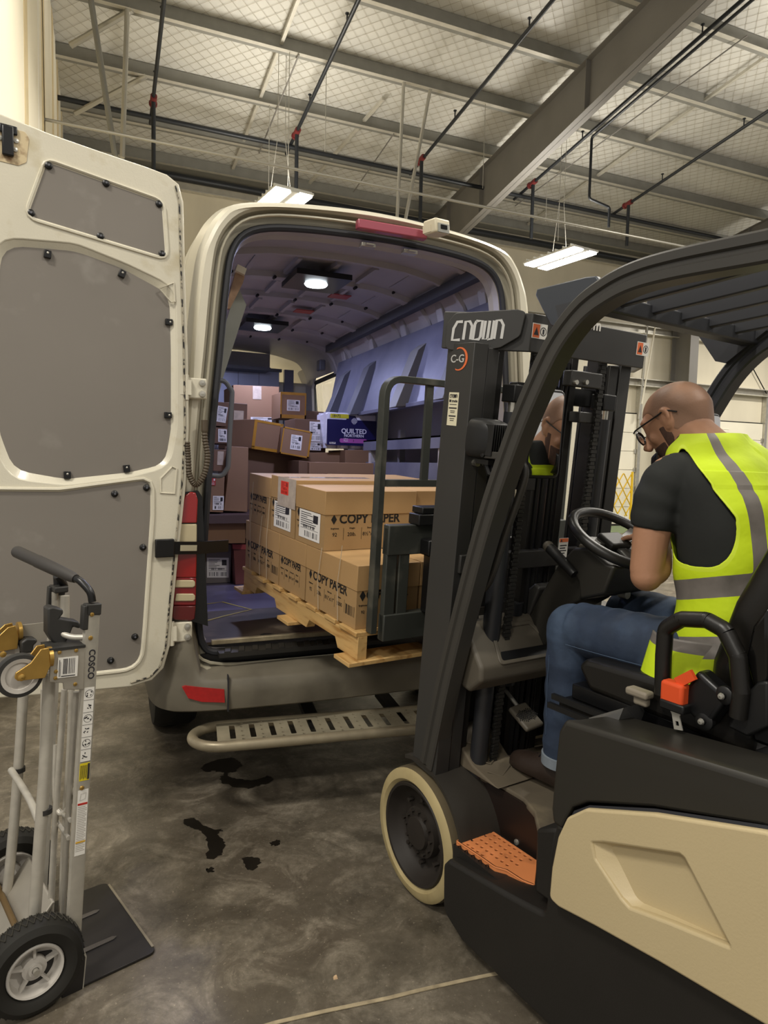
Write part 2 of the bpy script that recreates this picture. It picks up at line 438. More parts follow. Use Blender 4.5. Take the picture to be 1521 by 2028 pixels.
rafter(14.75, 'second grey rafter and its column, at the right behind the seated driver')

# drywall partition on the left
wl = MB(); XW = -.62; Y0W = 4.3; Y1W = 13.9
wl.box(XW-.15, XW, Y0W, Y1W, 0, roofz(10)-.3)
struct(wl, 'wall_left', m_dry)
tp = MB()
for k, (y, w, tilt) in enumerate([(7.0, .35, 0), (8.2, .14, .05), (9.0, .5, 0), (10.0, .12, -.12), (10.6, .35, .04), (11.4, .1, .2), (12.0, .4, 0), (12.8, .12, -.15), (13.3, .3, 0)]):
    tp.m(k % 2)
    tp.hexa([(XW, y, .0), (XW+.002, y, 0), (XW+.002, y+w, 0), (XW, y+w, 0), (XW, y+tilt*8, 7.8), (XW+.002, y+tilt*8, 7.8), (XW+.002, y+w+tilt*8, 7.8), (XW, y+w+tilt*8, 7.8)])
struct(tp, 'trim_3', [m_tan, m_tape])
e = MB(); e.box(XW-.10, XW+.03, Y1W, Y1W+.12, 0, 7.2); tag(e.build('wall_stud', mat('dark_steel_stud', '#2a2a2b', .5)), 'dark steel post at the end of the tall drywall partition', 'post')

# dock doors on the far wall
def dock(n, xa, xb, top):
    d = MB(); nP = 6; h = top/nP
    for k in range(nP): d.box(xa, xb, YW-.09, YW-.04, k*h+.006, (k+1)*h-.004)
    o = struct(d, 'door_%d' % n, m_doorw, bevel=.003)
    for x in (xa-.06, xb+.06):
        t = MB(); t.box(x-.05, x+.05, YW-.16, YW-.02, 0, top+.9); t.build('door_track', m_steel, o)
    t = MB(); t.box(xa-.1, xb+.1, YW-.06, YW-.015, top, top+.03); t.build('top_seal', m_dark, o)
    t = MB()
    for k in range(1, nP): t.box(xa+.3, xa+.36, YW-.11, YW-.09, k*h-.09, k*h+.09); t.box(xb-.06, xb, YW-.12, YW-.09, k*h-.06, k*h+.06)
    t.build('hinge', m_steel, o)
    t = MB(); t.box(xa-.05, xb+.05, YW-.12, YW-.04, 0, .05); t.build('bottom_seal', m_dark, o)
    return o
jl = PY(1255, 930, YW-.06).x; jr = PY(1508, 860, YW-.06).x
d1 = dock(1, jl-2.75, jl, 3.05)
d2 = dock(2, jr-2.75, jr, 3.0)
sg = MB(); p = PY(1181, 921, YW-.1); sg.box(p.x-.15, p.x+.15, YW-.1, YW-.092, p.z-.17, p.z+.1); sg.m(1).box(p.x-.15, p.x+.15, YW-.101, YW-.0995, p.z+.04, p.z+.1)
for k in range(4): sg.m(2).box(p.x-.11, p.x+.11-.05*(k % 2), YW-.101, YW-.0995, p.z-.02-.04*k, p.z-.005-.04*k)
sg.build('door_notice', [m_doorw, mat('blue_sign', '#2a4f86', .5), mat('print_grey', '#4a4a4a', .6)], d1)
# louvred vent lines on the second door
lv = MB()
for k in range(7): lv.box(jr-2.5, jr-1.4, YW-.1, YW-.088, 2.35+.07*k, 2.37+.07*k)
lv.build('pressed_ribs', m_doorw, d2)
# yellow folding gate before the first door
g = thing('folding_gate', 'yellow criss-cross folding safety gate before the far white dock door', 'gate', T(jl-1, YW-.45, 0))
ga = PY(1150, 940, YW-.45).x; gb = PY(1252, 940, YW-.45).x; zt = PY(1200, 937, YW-.45).z; zb = PY(1240, 1022, YW-.45).z
gm = MB(); n = 6; dx = (gb-ga)/n*1.0
for lay, s in ((0, 1), (.02, -1)):
    k0 = -5 if s > 0 else 0
    for k in range(-6, n+7):
        x0 = ga+k*dx; rise = (zt-zb)/(dx*2.6)
        pa = Vector((x0, YW-.45+lay, zt)); pb = Vector((x0+s*(zt-zb)/rise, YW-.45+lay, zb))
        ta, tb = 0, 1; d = pb-pa
        for lim, up in ((ga-1.2, True), (gb, False)):
            t = (lim-pa.x)/d.x
            if (d.x > 0) == up: ta = max(ta, t)
            else: tb = min(tb, t)
        if tb-ta > .02: gm.bar(pa+d*ta, pa+d*tb, .012, .035, (0, 1, 0))
gm.build('lattice', m_yel, g)
gp = MB(); gp.box(gb-.02, gb+.03, YW-.47, YW-.43, 0, zt+.05); gp.build('post', m_yel, g)
# vertical bracing rod and track by the first door, wall conduits on the far wall
def rod(name, a, b, r, m, lab, cat='pipe', seg=8, group=None):
    mb = MB(); mb.tube([a, b], r, seg); return tag(mb.build(name, m), lab, cat, group)
rod('wall_conduit', PY(1299, 640, YW-.4), PY(1271, 800, YW-.4), .022, m_doorw, 'thin white pipe hanging down the far wall left of the seated head')
rod('wall_brace_rod', PY(1470, 690, YW-.1), PY(1521, 785, YW-.1), .015, m_dark, 'thin dark diagonal brace rod on the far wall at the right edge')
rod('door_spring_pole', PY(1282, 640, YW-.2), PY(1265, 830, YW-.2), .035, m_steel, 'upright galvanised strut beside the far dock door', 'strut')

# sprinkler branch lines with red couplings
def branch(px0, px1, lab, dz=-.55, r=.03, col=None, drop=None):
    a = PR(*px0, dz); b = PR(*px1, dz)
    d = (a-b); a2 = b+d*1.6
    t = thing('sprinkler_pipe', lab, 'pipe', T(*b))
    w = MB(); w.tube([a2, b], r, 10); w.build('pipe', m_pipe, t)
    if col:
        for c in col:
            p = PR(*c, dz); u = d.normalized()
            w = MB(); w.cyl(p-u*.09, p+u*.09, r*1.75, 12); w.cyl(p-u*.13, p-u*.09, r*2.2, 12); w.build('coupling', m_redc, t)
            if drop:
                w = MB(); w.cyl(p, p-Vector((0, 0, drop)), r*1.15, 10); w.build('drop_pipe', m_pipe, t)
    for f in (.25, .55, .9):
        k = MB(); p = b+(a2-b)*f; k.cyl(p, p+Vector((0, 0, .14)), .012, 6); k.cyl(p+Vector((0, 0, .14)), p+Vector((0, 0, .15)), .03, 8); k.build('sprinkler_head', m_pipe, t)
    return a, b
branch((325, 0), (298, 245), 'black sprinkler pipe with red couplings, leftmost of those crossing the ceiling', col=[(304, 197)], drop=1.3)
branch((710, 0), (567, 305), 'black sprinkler pipe with a red coupling above the left ceiling light', col=[(588, 262)], drop=1.3)
branch((1095, 0), (812, 345), 'black sprinkler pipe running up left of the deep grey rafter', col=[(835, 315)], drop=1.15)
branch((1470, 0), (1018, 395), 'black sprinkler pipe just right of the deep grey rafter', col=[(1056, 362)], drop=1.1)
branch((1521, 220), (1205, 430), 'black sprinkler pipe nearest the right edge above the overhead guard', col=[(1245, 403)], drop=.9)
# second thin pipe beside the fourth line, with its dog-leg
a = PR(1490, 0, -.7); b = PR(1172, 272, -.7); w = MB()
c = b+Vector((0, 0, -1.05)); c2 = c+Vector((.42, -.05, -.1)); c3 = c2+Vector((0, 0, -.35))
w.tube(fillet([a+(a-b)*.5, b, c, c2, c3], .06), .024, 8); tag(w.build('sprinkler_drain_pipe', m_pipe), 'thin black pipe with a hanging dog-leg right of the deep grey rafter', 'pipe')
# mains along the hall
def along(name, p0, p1, yp, r, m, lab):
    a = PY(*p0, yp); b = PY(*p1, yp); d = (b-a); d.z = 0; w = MB(); w.tube([a-d.normalized()*2.2, b+d.normalized()*8], r, 12); return tag(w.build(name, m), lab, 'pipe')
along('sprinkler_main', (160, 202), (900, 363), PR(298, 245, -.7).y, .04, m_pipe, 'black sprinkler main running sideways above the van roof')
along('sprinkler_main', (365, 352), (1104, 492), YW-.5, .075, m_pipe, 'thick black sprinkler main low along the far wall')
along('steel_conduit', (190, 256), (900, 400), 9.4, .02, m_cond, 'pale steel conduit running sideways behind the lit ceiling lamps')
def snap(p):
    y = min(ys, key=lambda q: abs(q-p.y)); return Vector((p.x, y-.03, roofz(y-.03)-.232))
# diagonal bracing pipes and posts on the left
for i, (p, q, yy, r, l) in enumerate([((140, 90), (262, 8), 11.5, .045, 'pale diagonal strut at the top left beside the drywall'), ((148, 225), (290, 145), 12.2, .04, 'pale diagonal strut below the topmost one by the drywall'), ((148, 262), (240, 285), 12.8, .03, 'short level pale strut near the open van door top'),
                                  ((180, 12), (228, 310), 11.8, .04, 'slanting grey post at the upper left above the van door'), ((252, 25), (242, 312), 11.6, .035, 'pale perforated upright post above the van door')]):
    up_, dn_ = (p, q) if p[1] < q[1] else (q, p)
    a = snap(PR(*up_, -.235)); b = PY(*dn_, a.y+(.5 if i < 2 else 0)); b.z = min(b.z, roofz(b.y)-.25)
    rod('bracing_strut', a, b, r, m_cond if i != 3 else m_purl, l, 'strut')
for p, q, l in [((798, 165), (785, 460), 'pale hanging strut, left one of the pair above the van brake light'), ((850, 180), (800, 450), 'pale hanging strut, right one of the pair above the van brake light')]:
    a = snap(PR(*p, -.235)); rod('hanging_strut', a, PY(*q, a.y), .03, m_cond, l, 'strut')
# rods / purlin bridging along the slope
for i, (p, q) in enumerate([((590, 0), (455, 350)), ((720, 240), (605, 372)), ((1521, 110), (1010, 470))]):
    a, b = PR(*p, -.12), PR(*q, -.12); b = b if b.y < 14.1 else b+(a-b)*((b.y-14.1)/(b.y-a.y)); d = a-b; w = MB(); w.bar(b, a+d*.3, .05, .05)
    tag(w.build('purlin_bridging', m_flange), ['pale bridging strip between purlins above the left lamp', 'short bridging strip between purlins behind the left lamp', 'long pale bridging strip across the purlins on the right'][i], 'strut')
for i, (p, q) in enumerate([((592, 108), (513, 303)), ((1480, 70), (1020, 408)), ((780, 265), (700, 380))]):
    a, b = PR(*p, -.3), PR(*q, -.3); w = MB(); w.tube([a, b], .012, 6)
    tag(w.build('ceiling_rod', m_raft), ['thin slanting rod under the purlins left of centre', 'thin dark rod running under the purlins on the right', 'thin short rod under the purlins near the middle'][i], 'rod')
for i, (px, y0_, y1_, yy) in enumerate([(556, 150, 385, 9.4), (542, 185, 385, 9.4), (966, 200, 375, 8.5), (1090, 330, 440, 9.), (1123, 330, 480, 9.5), (1085, 390, 440, 9.), (643, 130, 300, 9.)]):
    a = snap(PR(px, y0_, -.235)); b = PY(px, y1_, a.y); b.x = a.x; w = MB(); w.tube([a, b], .006, 5)
    tag(w.build('hanger_wire', m_cond), 'thin vertical hanger wire under the ceiling', 'wire', 'hanger wires')

# high-bay lamps in view
def lamp(px, py, yy, L, W, rz, lab, power):
    p = PY(px, py, yy); M = T(*p) @ Matrix.Rotation(rz, 4, 'Z')
    t = thing('highbay_lamp', lab, 'lamp', M)
    h = MB(M); h.box(-W/2, W/2, -L/2, L/2, .02, .05); h.box(-.07, .07, -L/2, L/2, 0, .03)
    for k in range(-3, 4): h.box(-W/2, W/2, k*L/7-.01, k*L/7+.01, .05, .09)
    h.build('housing', m_housing, t)
    for s in (-1, 1):
        d = MB(M); d.box(s*W*.28-W*.19, s*W*.28+W*.19, -L/2+.03, L/2-.03, -.01, .02); d.build('diffuser', m_lampon, t)
    c = MB(M)
    for sx in (-1, 1): c.tube([(sx*W*.3, 0, .05), (sx*W*.1, 0, 1.0), (sx*W*.1, 0, roofz(yy)-p.z+.02)], .005, 5)
    c.build('hanger', m_cond, t)
    area('highbay_light', (0, 0, -.03), W, L, power, parent=t); area('ceiling_fill', (0, 0, .12), W, L, power*.25, rot=(pi, 0, 0), parent=t)  # the upward one is an added fill for the ceiling
lamp(556, 404, 10.6, 1.1, .62, 0.15, 'lit LED high-bay lamp hanging just above the van roof, left one', 260)
lamp(1108, 514, 10.6, 1.3, .62, 0.15, 'lit LED high-bay lamp behind the overhead guard, right one', 260)
# ---------------------------------------------------------------- flat plates with holes
def plate(mb, outer, holes, M, thick, bevel=0.0, res=2):
    """outline (2-D) with holes, in the x-y plane of M, thick along z (centred)"""
    c = bpy.data.curves.new('p', 'CURVE'); c.dimensions = '2D'; c.fill_mode = 'BOTH'; c.extrude = max(thick/2-bevel, 1e-5); c.bevel_depth = bevel; c.bevel_resolution = res
    for loop in [outer]+list(holes):
        s = c.splines.new('POLY'); s.points.add(len(loop)-1); s.use_cyclic_u = True
        for i, p in enumerate(loop): s.points[i].co = (p[0], p[1], 0, 1)
    t = bpy.data.objects.new('t', c); COL.objects.link(t); bpy.context.view_layer.update()
    me = bpy.data.meshes.new_from_object(t.evaluated_get(bpy.context.evaluated_depsgraph_get()))
    mb.add([v.co.copy() for v in me.vertices], [tuple(p.vertices) for p in me.polygons], M)
    bpy.data.objects.remove(t); bpy.data.curves.remove(c); bpy.data.meshes.remove(me); return mb
def off(pts, d):
    """offset a closed 2-D outline outwards by d"""
    n = len(pts); A = sum(pts[i][0]*pts[(i+1) % n][1]-pts[(i+1) % n][0]*pts[i][1] for i in range(n)); s = 1 if A > 0 else -1; out = []
    for i in range(n):
        a = Vector(pts[i-1]); b = Vector(pts[(i+1) % n]); t = (b-a)
        if t.length < 1e-9: out.append(Vector(pts[i])); continue
        t.normalize(); out.append(Vector(pts[i])+Vector((t.y, -t.x))*d*s)
    return out
def rrect(x0, x1, y0, y1, r, n=5): return fillet([(x0, y0), (x1, y0), (x1, y1), (x0, y1)], r, n, True)
def circ(x, y, r, n=16): return [(x+r*cos(2*pi*k/n), y+r*sin(2*pi*k/n)) for k in range(n)]
def mirror_outline(half, xc):
    """half = (half width, z) from bottom centre round the right side to top centre"""
    r = [(xc+a, b) for a, b in half]; l = [(xc-a, b) for a, b in half[::-1]]
    if abs(half[0][0]) < 1e-6: l = l[:-1]
    if abs(half[-1][0]) < 1e-6: l = l[1:]
    return r+l
m_paper = mat('label_paper', '#e9e6e2', .55)
m_ink = mat('label_ink', '#26242a', .6)
def sticker(parent, M, w, h, seed=0, name='shipping_label', col=None, ink=None, bars=True):
    """paper label in the x-y plane of M (z out), with printed lines and bar codes"""
    rnd = random.Random(seed); b = MB(M); b.box(-w/2, w/2, -h/2, h/2, 0, .0006)
    b.m(1); z0, z1 = .0006, .0011
    if bars:
        y = -h*.42
        for k in range(26):
            if rnd.random() < .62: b.box(-w*.4+k*w*.8/26, -w*.4+k*w*.8/26+w*.8/26*rnd.choice((.4, .8)), y, y+h*.2, z0, z1)
        for k in range(7):
            yy = h*.42-k*h*.075; b.box(-w*.42, -w*.42+w*rnd.uniform(.2, .75), yy-h*.018, yy+h*.006, z0, z1)
        b.box(w*.18, w*.4, h*.12, h*.4, z0, z1); b.box(-w*.42, w*.42, -h*.15, -h*.14, z0, z1)
        for k in range(16):
            if rnd.random() < .6: b.box(-w*.3+k*w*.6/16, -w*.3+k*w*.6/16+w*.022, -h*.12, -h*.01, z0, z1)
    return b.build(name, [col or m_paper, ink or m_ink], parent)

# ================================================================ THE VAN
m_van = mat('cream_white_van_paint', '#d8d2be', .28, var=(2.5, .05), coat=.3)
m_vin = mat('van_interior_paint', '#a39fa0', .45, var=(4, .1))
m_door = mat('van_door_paint', '#d6d0bc', .26, var=(3, .06), alt=('#c0b596', 9), mask=(.58, .8), coat=.4, bump=(140, .06))
m_card = mat('grey_trim_board', '#7d776f', .6, var=(2, .05), alt=('#8b867e', 7), mask=(.6, .75))
m_silver = mat('door_shut_face', '#aaa491', .35, .15, var=(6, .1))
m_seal = mat('rubber_seal', '#24252a', .6)
m_bump = mat('grey_bumper_plastic', '#6d6759', .55, var=(5, .18), alt=('#4b463b', 3), mask=(.5, .7))
m_red = mat('red_lens', '#8c1010', .18, coat=.6)
m_redd = mat('dark_red_lens', '#560d10', .2, coat=.6)
m_clear = mat('ribbed_clear_lens', '#b9ac8a', .25, coat=.5)
m_blk = mat('black_plastic', '#141414', .42)
m_chan = mat('ribbed_black_mat', '#25231f', .5)
m_vfloor = mat('van_floor_vinyl', '#575163', .38, var=(3, .12), alt=('#6d6780', 5), mask=(.5, .7))
m_vfloor2 = mat('worn_van_floor', '#463c32', .4, var=(4, .25), alt=('#7a6e5e', 6), mask=(.55, .8))
m_alu = mat('aluminium_sheet', '#6f7080', .45, .25, var=(10, .1), alt=('#5a5b6c', 5), mask=(.5, .7))
m_alud = mat('grey_shelf_bracket', '#5f6067', .5, .1)
m_tire = mat('tyre_rubber', '#17150f', .75, var=(12, .2))
m_black = mat('satin_black', '#0f0f10', .35)
m_bwhite = mat('camera_housing_white', '#d8ceb2', .4)
m_lens = mat('dark_glass', '#0b0d10', .08)
m_vled = mat('cabin_led', '#ffffff', .4, emit=((.85, .95, 1.0), 16))
m_tape = mat('yellow_floor_tape', '#a89540', .6)

XC = 1.18; YR = 2.9; YF = 6.85
van = thing('cargo_van', 'cream white high-roof cargo van with its rear doors open and parcels inside', 'van', T(XC, YR, 0))
outer_h = [(0, .50), (.70, .50), (.90, .50), (.925, .60), (.92, .80), (.90, 1.1), (.875, 1.36), (.85, 1.75), (.83, 2.06), (.80, 2.32), (.765, 2.43), (.72, 2.51), (.655, 2.565), (.5, 2.60), (.25, 2.625), (0, 2.635)]
open_h = [(0, .665), (.45, .665), (.70, .672), (.765, .70), (.785, .79), (.78, .95), (.765, 1.15), (.735, 1.62), (.705, 1.95), (.675, 2.28), (.65, 2.40), (.60, 2.465), (.51, 2.50), (.35, 2.52), (.15, 2.53), (0, 2.532)]
inn_h = [(0, .69), (.5, .69), (.84, .69), (.87, .72), (.875, .9), (.875, 1.2), (.87, 1.5), (.86, 1.8), (.83, 2.1), (.79, 2.35), (.75, 2.45), (.68, 2.53), (.55, 2.57), (.38, 2.60), (.2, 2.61), (0, 2.615)]
NB = 120
def outl(h, d=0, r=.02):
    p = mirror_outline(h, XC)
    if d: p = off(p, d)
    return p
def vr(h, y, d=0, sub=1): return [Vector((p[0], y, p[1])) for p in outl(h, d)]
def dens(r, k=4): return spline(r, k, True)
body = MB()
ysteps = [8.4, 7.2, 6.9]+[6.75-.1*k for k in range(11)]+[5.0, 4.0, 3.3]
rings = [(vr(outer_h, y, .055), 0) for y in ysteps]+[(vr(outer_h, 3.05, .045), 0), (vr(outer_h, 2.95, .02), 0), (vr(outer_h, 2.91, 0), 0), (vr(outer_h, 2.90, -.015), 0),
         (vr(open_h, 2.905, .085), 0), (vr(open_h, 2.915, .075), 1), (vr(open_h, 2.955, .07), 1), (vr(open_h, 2.965, .03), 1), (vr(open_h, 2.97, 0), 1), (vr(open_h, 3.02, 0), 2), (vr(open_h, 3.05, -.01), 2), (vr(inn_h, 3.12), 2)]
rings += [(vr(inn_h, y), 2) for y in [3.6, 4.4, 5.0]+[5.75+.1*k for k in range(11)]+[6.85]]
for i in range(len(rings)-1):
    a, b = dens(rings[i][0]), dens(rings[i+1][0]); n = len(a); k = len(body.v); body.v += a+b
    for j in range(n):
        j2 = (j+1) % n; f = (k+j, k+j2, k+n+j2, k+n+j); c = (a[j]+a[j2]+b[j]+b[j2])/4
        if c.x > 1.9 and 5.75 < c.y < 6.75 and 1.55 < c.z < 2.36: continue           # side window opening
        body.f.append(f); body.mi.append(rings[i+1][1])
body.build('body_shell', [m_van, m_silver, m_vin], van, sharp=30)
s = MB(); s.tube(dens(vr(open_h, 2.955, .012), 3), .016, 8, closed=True); s.build('door_seal', m_seal, van)
s = MB(); s.tube(dens(vr(open_h, 2.925, .055), 3), .007, 6, closed=True); s.build('drip_channel', m_silver, van)
# cab front (beyond the bulkhead)
s = MB(); s.loft([[Vector((XC-.96, 6.9, .45)), Vector((XC+.96, 6.9, .45)), Vector((XC+.9, 6.9, 2.35)), Vector((XC-.9, 6.9, 2.35))],
                  [Vector((XC-.95, 7.6, .45)), Vector((XC+.95, 7.6, .45)), Vector((XC+.8, 7.6, 2.2)), Vector((XC-.8, 7.6, 2.2))],
                  [Vector((XC-.9, 8.8, .45)), Vector((XC+.9, 8.8, .45)), Vector((XC+.85, 8.8, 1.1)), Vector((XC-.85, 8.8, 1.1))]]); s.build('cab_front', m_van, van, bevel=.05)
# side window in the right wall
s = MB(); wx = XC+.90
pts = fillet([(5.78, 1.56), (6.70, 1.56), (6.74, 2.32), (5.78, 2.34)], .08, 5, True)
s.tube([(wx-.03-(q[1]-1.5)*.05, q[0], q[1]) for q in pts], .022, 6, closed=True); s.build('side_window_seal', m_seal, van)
s = MB(); s.hexa([(wx, 5.76, 1.54), (wx+.005, 5.76, 1.54), (wx+.005, 6.76, 1.54), (wx, 6.76, 1.54), (wx-.04, 5.76, 2.36), (wx-.035, 5.76, 2.36), (wx-.035, 6.76, 2.36), (wx-.04, 6.76, 2.36)])
s.build('side_window_glass', mat('clear_window_glass', '#ffffff', .02, trans=1.0), van)
# floor of the cargo bay
s = MB(); s.box(XC-.86, XC+.86, 3.62, YF, .688, .70); s.build('floor_vinyl', m_vfloor, van)
s = MB(); s.box(XC-.86, XC+.86, 2.99, 3.62, .688, .70); s.build('floor_rear_section', m_vfloor2, van)
s = MB(); q = [PZ(*a, .7015) for a in [(411, 1196), (440, 1192), (498, 1207), (440, 1221), (411, 1229)]]
s.sweep([(-.006, 0), (.006, 0), (.006, .0006), (-.006, .0006)], q); s.build('floor_tape_mark', m_tape, van)
s = MB(); s.lathe([(0, .001), (.02, .0015), (.03, 0)], PZ(528, 1257, .70), (0, 0, 1), 20); s.build('floor_tie_ring', m_blk, van)
s = MB(); s.box(XC-.74, XC+.74, 2.975, 3.0, .69, .712); s.build('sill_edge_trim', mat('worn_aluminium_trim', '#a99c80', .35, .5, var=(20, .3)), van, bevel=.003)
s = MB(); s.box(XC-.72, XC+.72, 2.885, 2.975, .655, .675)
for k in range(24):
    x = XC-.7+k*.06; s.hexa([(x, 2.89, .675), (x+.03, 2.89, .675), (x+.045, 2.965, .675), (x+.015, 2.965, .675), (x+.003, 2.89, .68), (x+.027, 2.89, .68), (x+.042, 2.965, .68), (x+.018, 2.965, .68)])
s.build('sill_tread', m_chan, van)
# roof ribs and stiffeners inside
for y, w in [(3.22, .07), (3.50, .05), (3.98, .10), (4.45, .07), (4.95, .10), (5.45, .07), (5.9, .1)]:
    s = MB(); hh = [(a, b) for a, b in inn_h if b > 2.3]; pp = mirror_outline([(hh[0][0], 2.35)]+hh[1:], XC)
    o = [Vector((p[0], 0, p[1])) for p in pp]; n = len(o)
    s.loft([[v+Vector((0, y-w/2, .005)) for v in o], [v+Vector((0, y-w/2+.012, -.028)) for v in o], [v+Vector((0, y+w/2-.012, -.028)) for v in o], [v+Vector((0, y+w/2, .005)) for v in o]], cap=False, closed=False)
    s.build('roof_rib', m_vin, van)
for x in (-.62, -.42, -.20, .02, .24, .46, .64):
    for y in (3.72, 4.2, 4.7, 5.2): s = MB(); s.box(XC+x-.012, XC+x+.012, y-.16, y+.16, 2.585 if abs(x) < .5 else 2.54, 2.62); s.build('roof_swage', m_vin, van)
m_slot = mat('dark_rib_slot', '#1a1a20', .7)
for y in (3.98, 4.45, 4.95, 5.45, 5.9):
    for x in (-.5, -.25, 0, .25, .5): s = MB(); s.cyl((XC+x, y-.06, 2.575), (XC+x, y-.025, 2.575), .009, 10); s.build('rib_slot', m_slot, van)
for i, (x, y, col) in enumerate([(1.22, 4.1, 0), (1.42, 4.22, 0), (1.33, 4.75, 0)]):
    s = MB(); s.box(x-.06, x+.07, y-.05, y+.05, 2.582, 2.588); s.build('red_marker_tape', mat('red_marker_tape', '#a33a34', .5), van)
def dome(x, y):
    s = MB(); s.box(x-.16, x+.16, y-.17, y+.17, 2.53, 2.56); o = s.build('dome_light', m_black, van)
    s = MB(); s.lathe([(.001, -.012), (.06, -.012), (.066, -.004), (.066, .0)], (x, y, 2.532), (0, 0, 1), 28); s.build('dome_light_lens', m_vled, o)
    l = bpy.data.lights.new('dome_led', 'AREA'); l.shape = 'DISK'; l.size = .13; l.energy = 14; l.color = (.60, .63, 1.0)
    lo = bpy.data.objects.new('dome_led', l); lo.location = (x-XC, y-YR, 2.515); COL.objects.link(lo); lo.parent = van
dome(1.14, 3.80); dome(1.14, 5.20)
# bulkhead
s = MB(); s.box(XC-.86, XC+.40, YF, YF+.03, .7, 2.60); s.build('bulkhead', m_vin, van)
s = MB(); q = [PY(*a, YF-.02) for a in [(430, 722), (553, 742), (553, 830), (430, 830)]]; x0, x1, z0, z1 = q[0].x, q[1].x, 1.5, q[0].z-.03
s.box(x0, x1, YF-.02, YF, z0, z1); s.m(1).box(x0, x1+.02, YF-.05, YF, z1, z1+.03)
for k in range(1, 3): s.m(1).box(x0+(x1-x0)*k/3-.002, x0+(x1-x0)*k/3+.002, YF-.022, YF, z0, z1)
s.build('bulkhead_panel', [mat('brushed_panel', '#a9aec4', .35, .3, var=(6, .1)), m_alud], van)
s = MB(); a = PY(572, 760, YF-.05); s.box(a.x-.045, a.x+.05, YF-.05, YF, .7, 2.45); s.build('bulkhead_post', m_alu, van)
s = MB(); s.box(XC-.8, XC+.35, YF-.25, YF-.02, 2.40, 2.43); s.build('overhead_shelf', m_alud, van)
# right-hand side of the bay: pillar gusset, posts, rail and fold-up shelves
s = MB(); q = [(600, 722), (640, 700), (700, 690), (712, 700), (705, 712), (640, 732), (624, 742), (618, 770), (620, 830), (606, 830), (603, 770), (590, 740)]
qq = [PX(*a, 1.98) for a in q]; s.prism([(v.y, v.z) for v in qq], 'x', 1.975, 2.0); s.build('window_pillar', m_vin, van)
s = MB(); s.bar((1.80, 2.98, 2.50), (1.83, 5.7, 2.50), .05, .06); s.build('roof_rail', mat('dark_cargo_rail', '#3a3b42', .5), van)
for y in (3.25, 3.75, 4.3, 4.9, 5.55):
    s = MB(); s.hexa([(1.97, y-.04, 2.2), (2.03, y-.04, 2.2), (2.03, y+.04, 2.2), (1.97, y+.04, 2.2), (1.88, y-.04, 2.56), (1.95, y-.04, 2.56), (1.95, y+.04, 2.56), (1.88, y+.04, 2.56)]); s.build('side_post', m_vin, van, bevel=.008)
for y in (3.5, 4.02, 4.6, 5.2):
    s = MB(); s.box(1.93, 1.99, y-.15, y+.15, 2.26, 2.37); s.build('side_recess_liner', mat('dark_side_liner', '#3e3f4a', .5), van)
up = Vector((1.90, 0, 2.38)); lo = Vector((1.75, 0, 1.885))
def shy(p, y, d=0): return (p.x+d, y, p.z)
s = MB(); s.hexa([(lo.x, 3.02, lo.z), (lo.x+.012, 3.02, lo.z), (lo.x+.012, 5.45, lo.z), (lo.x, 5.45, lo.z), (up.x, 3.02, up.z), (up.x+.012, 3.02, up.z), (up.x+.012, 5.62, up.z), (up.x, 5.62, up.z)])
s.box(lo.x-.015, lo.x+.03, 3.02, 5.4, lo.z-.025, lo.z); o = s.build('folding_shelf', m_alu, van, bevel=.002)
for (y, mt) in ((5.3, m_alud), (4.75, m_alud), (3.92, mat('grey_end_bracket', '#6b6a68', .55)), (3.3, m_alud)):
    s = MB(); s.prism([(1.87, 2.27), (1.81, 2.22), (1.665, 1.86), (1.76, 1.87), (1.86, 2.24)], 'y', y-.10, y+.02); s.build('shelf_bracket', mt, o, bevel=.003)
s = MB(); s.box(1.70, 1.98, 3.02, 4.45, 1.66, 1.67); s.box(1.70, 1.705, 3.02, 4.45, 1.60, 1.67); s.build('tray_shelf', m_alu, van)
s = MB(); s.box(1.72, 1.73, 3.1, 4.45, 1.05, 1.52); s.box(1.73, 1.98, 3.1, 4.45, 1.50, 1.515); s.build('lower_shelf_panel', m_alu, van)
for y in (3.3, 4.35):
    s = MB(); s.box(1.93, 1.97, y-.02, y+.02, .7, 1.75); s.box(1.71, 1.75, y-.02, y+.02, .7, 1.65); s.build('shelf_upright', m_vin, van)
s = MB(); a = PX(648, 707, 1.9); s.cbox((1.86, 6.0, 2.40), (.06, .1, .10)); s.build('interior_speaker', m_alud, van, bevel=.012)
# left-hand shelf end panel and cladding inside
q = [PY(*a, 3.25) for a in [(470, 566), (487, 605), (440, 752), (405, 900), (398, 900), (405, 750), (440, 660)]]
s = MB(); s.prism([(v.x, v.z) for v in q], 'y', 3.24, 3.26); s.build('shelf_end_panel', mat('galvanised_panel', '#85867c', .5, .2, var=(8, .12)), van)
q = [PY(*a, 3.2) for a in [(466, 540), (484, 548), (480, 562), (455, 612), (446, 612)]]
s = MB(); s.prism([(v.x, v.z) for v in q], 'y', 3.19, 3.22); s.build('insulation_batt', mat('brown_insulation', '#a5876c', .9, var=(25, .25)), van)
q = [PY(*a, 3.17) for a in [(470, 524), (488, 533), (484, 545), (466, 536)]]
s = MB(); s.prism([(v.x, v.z) for v in q], 'y', 3.16, 3.2); s.build('clip_rail', m_bwhite, van)
# inner grab handle
s = MB(); q = [PY(*a, 3.03) for a in [(428, 752), (446, 755), (460, 775), (455, 860), (452, 925), (440, 943), (420, 942)]]; s.tube(fillet(q, .03), .011, 10); s.build('grab_handle', mat('grey_handle_paint', '#5c5f66', .45), van)
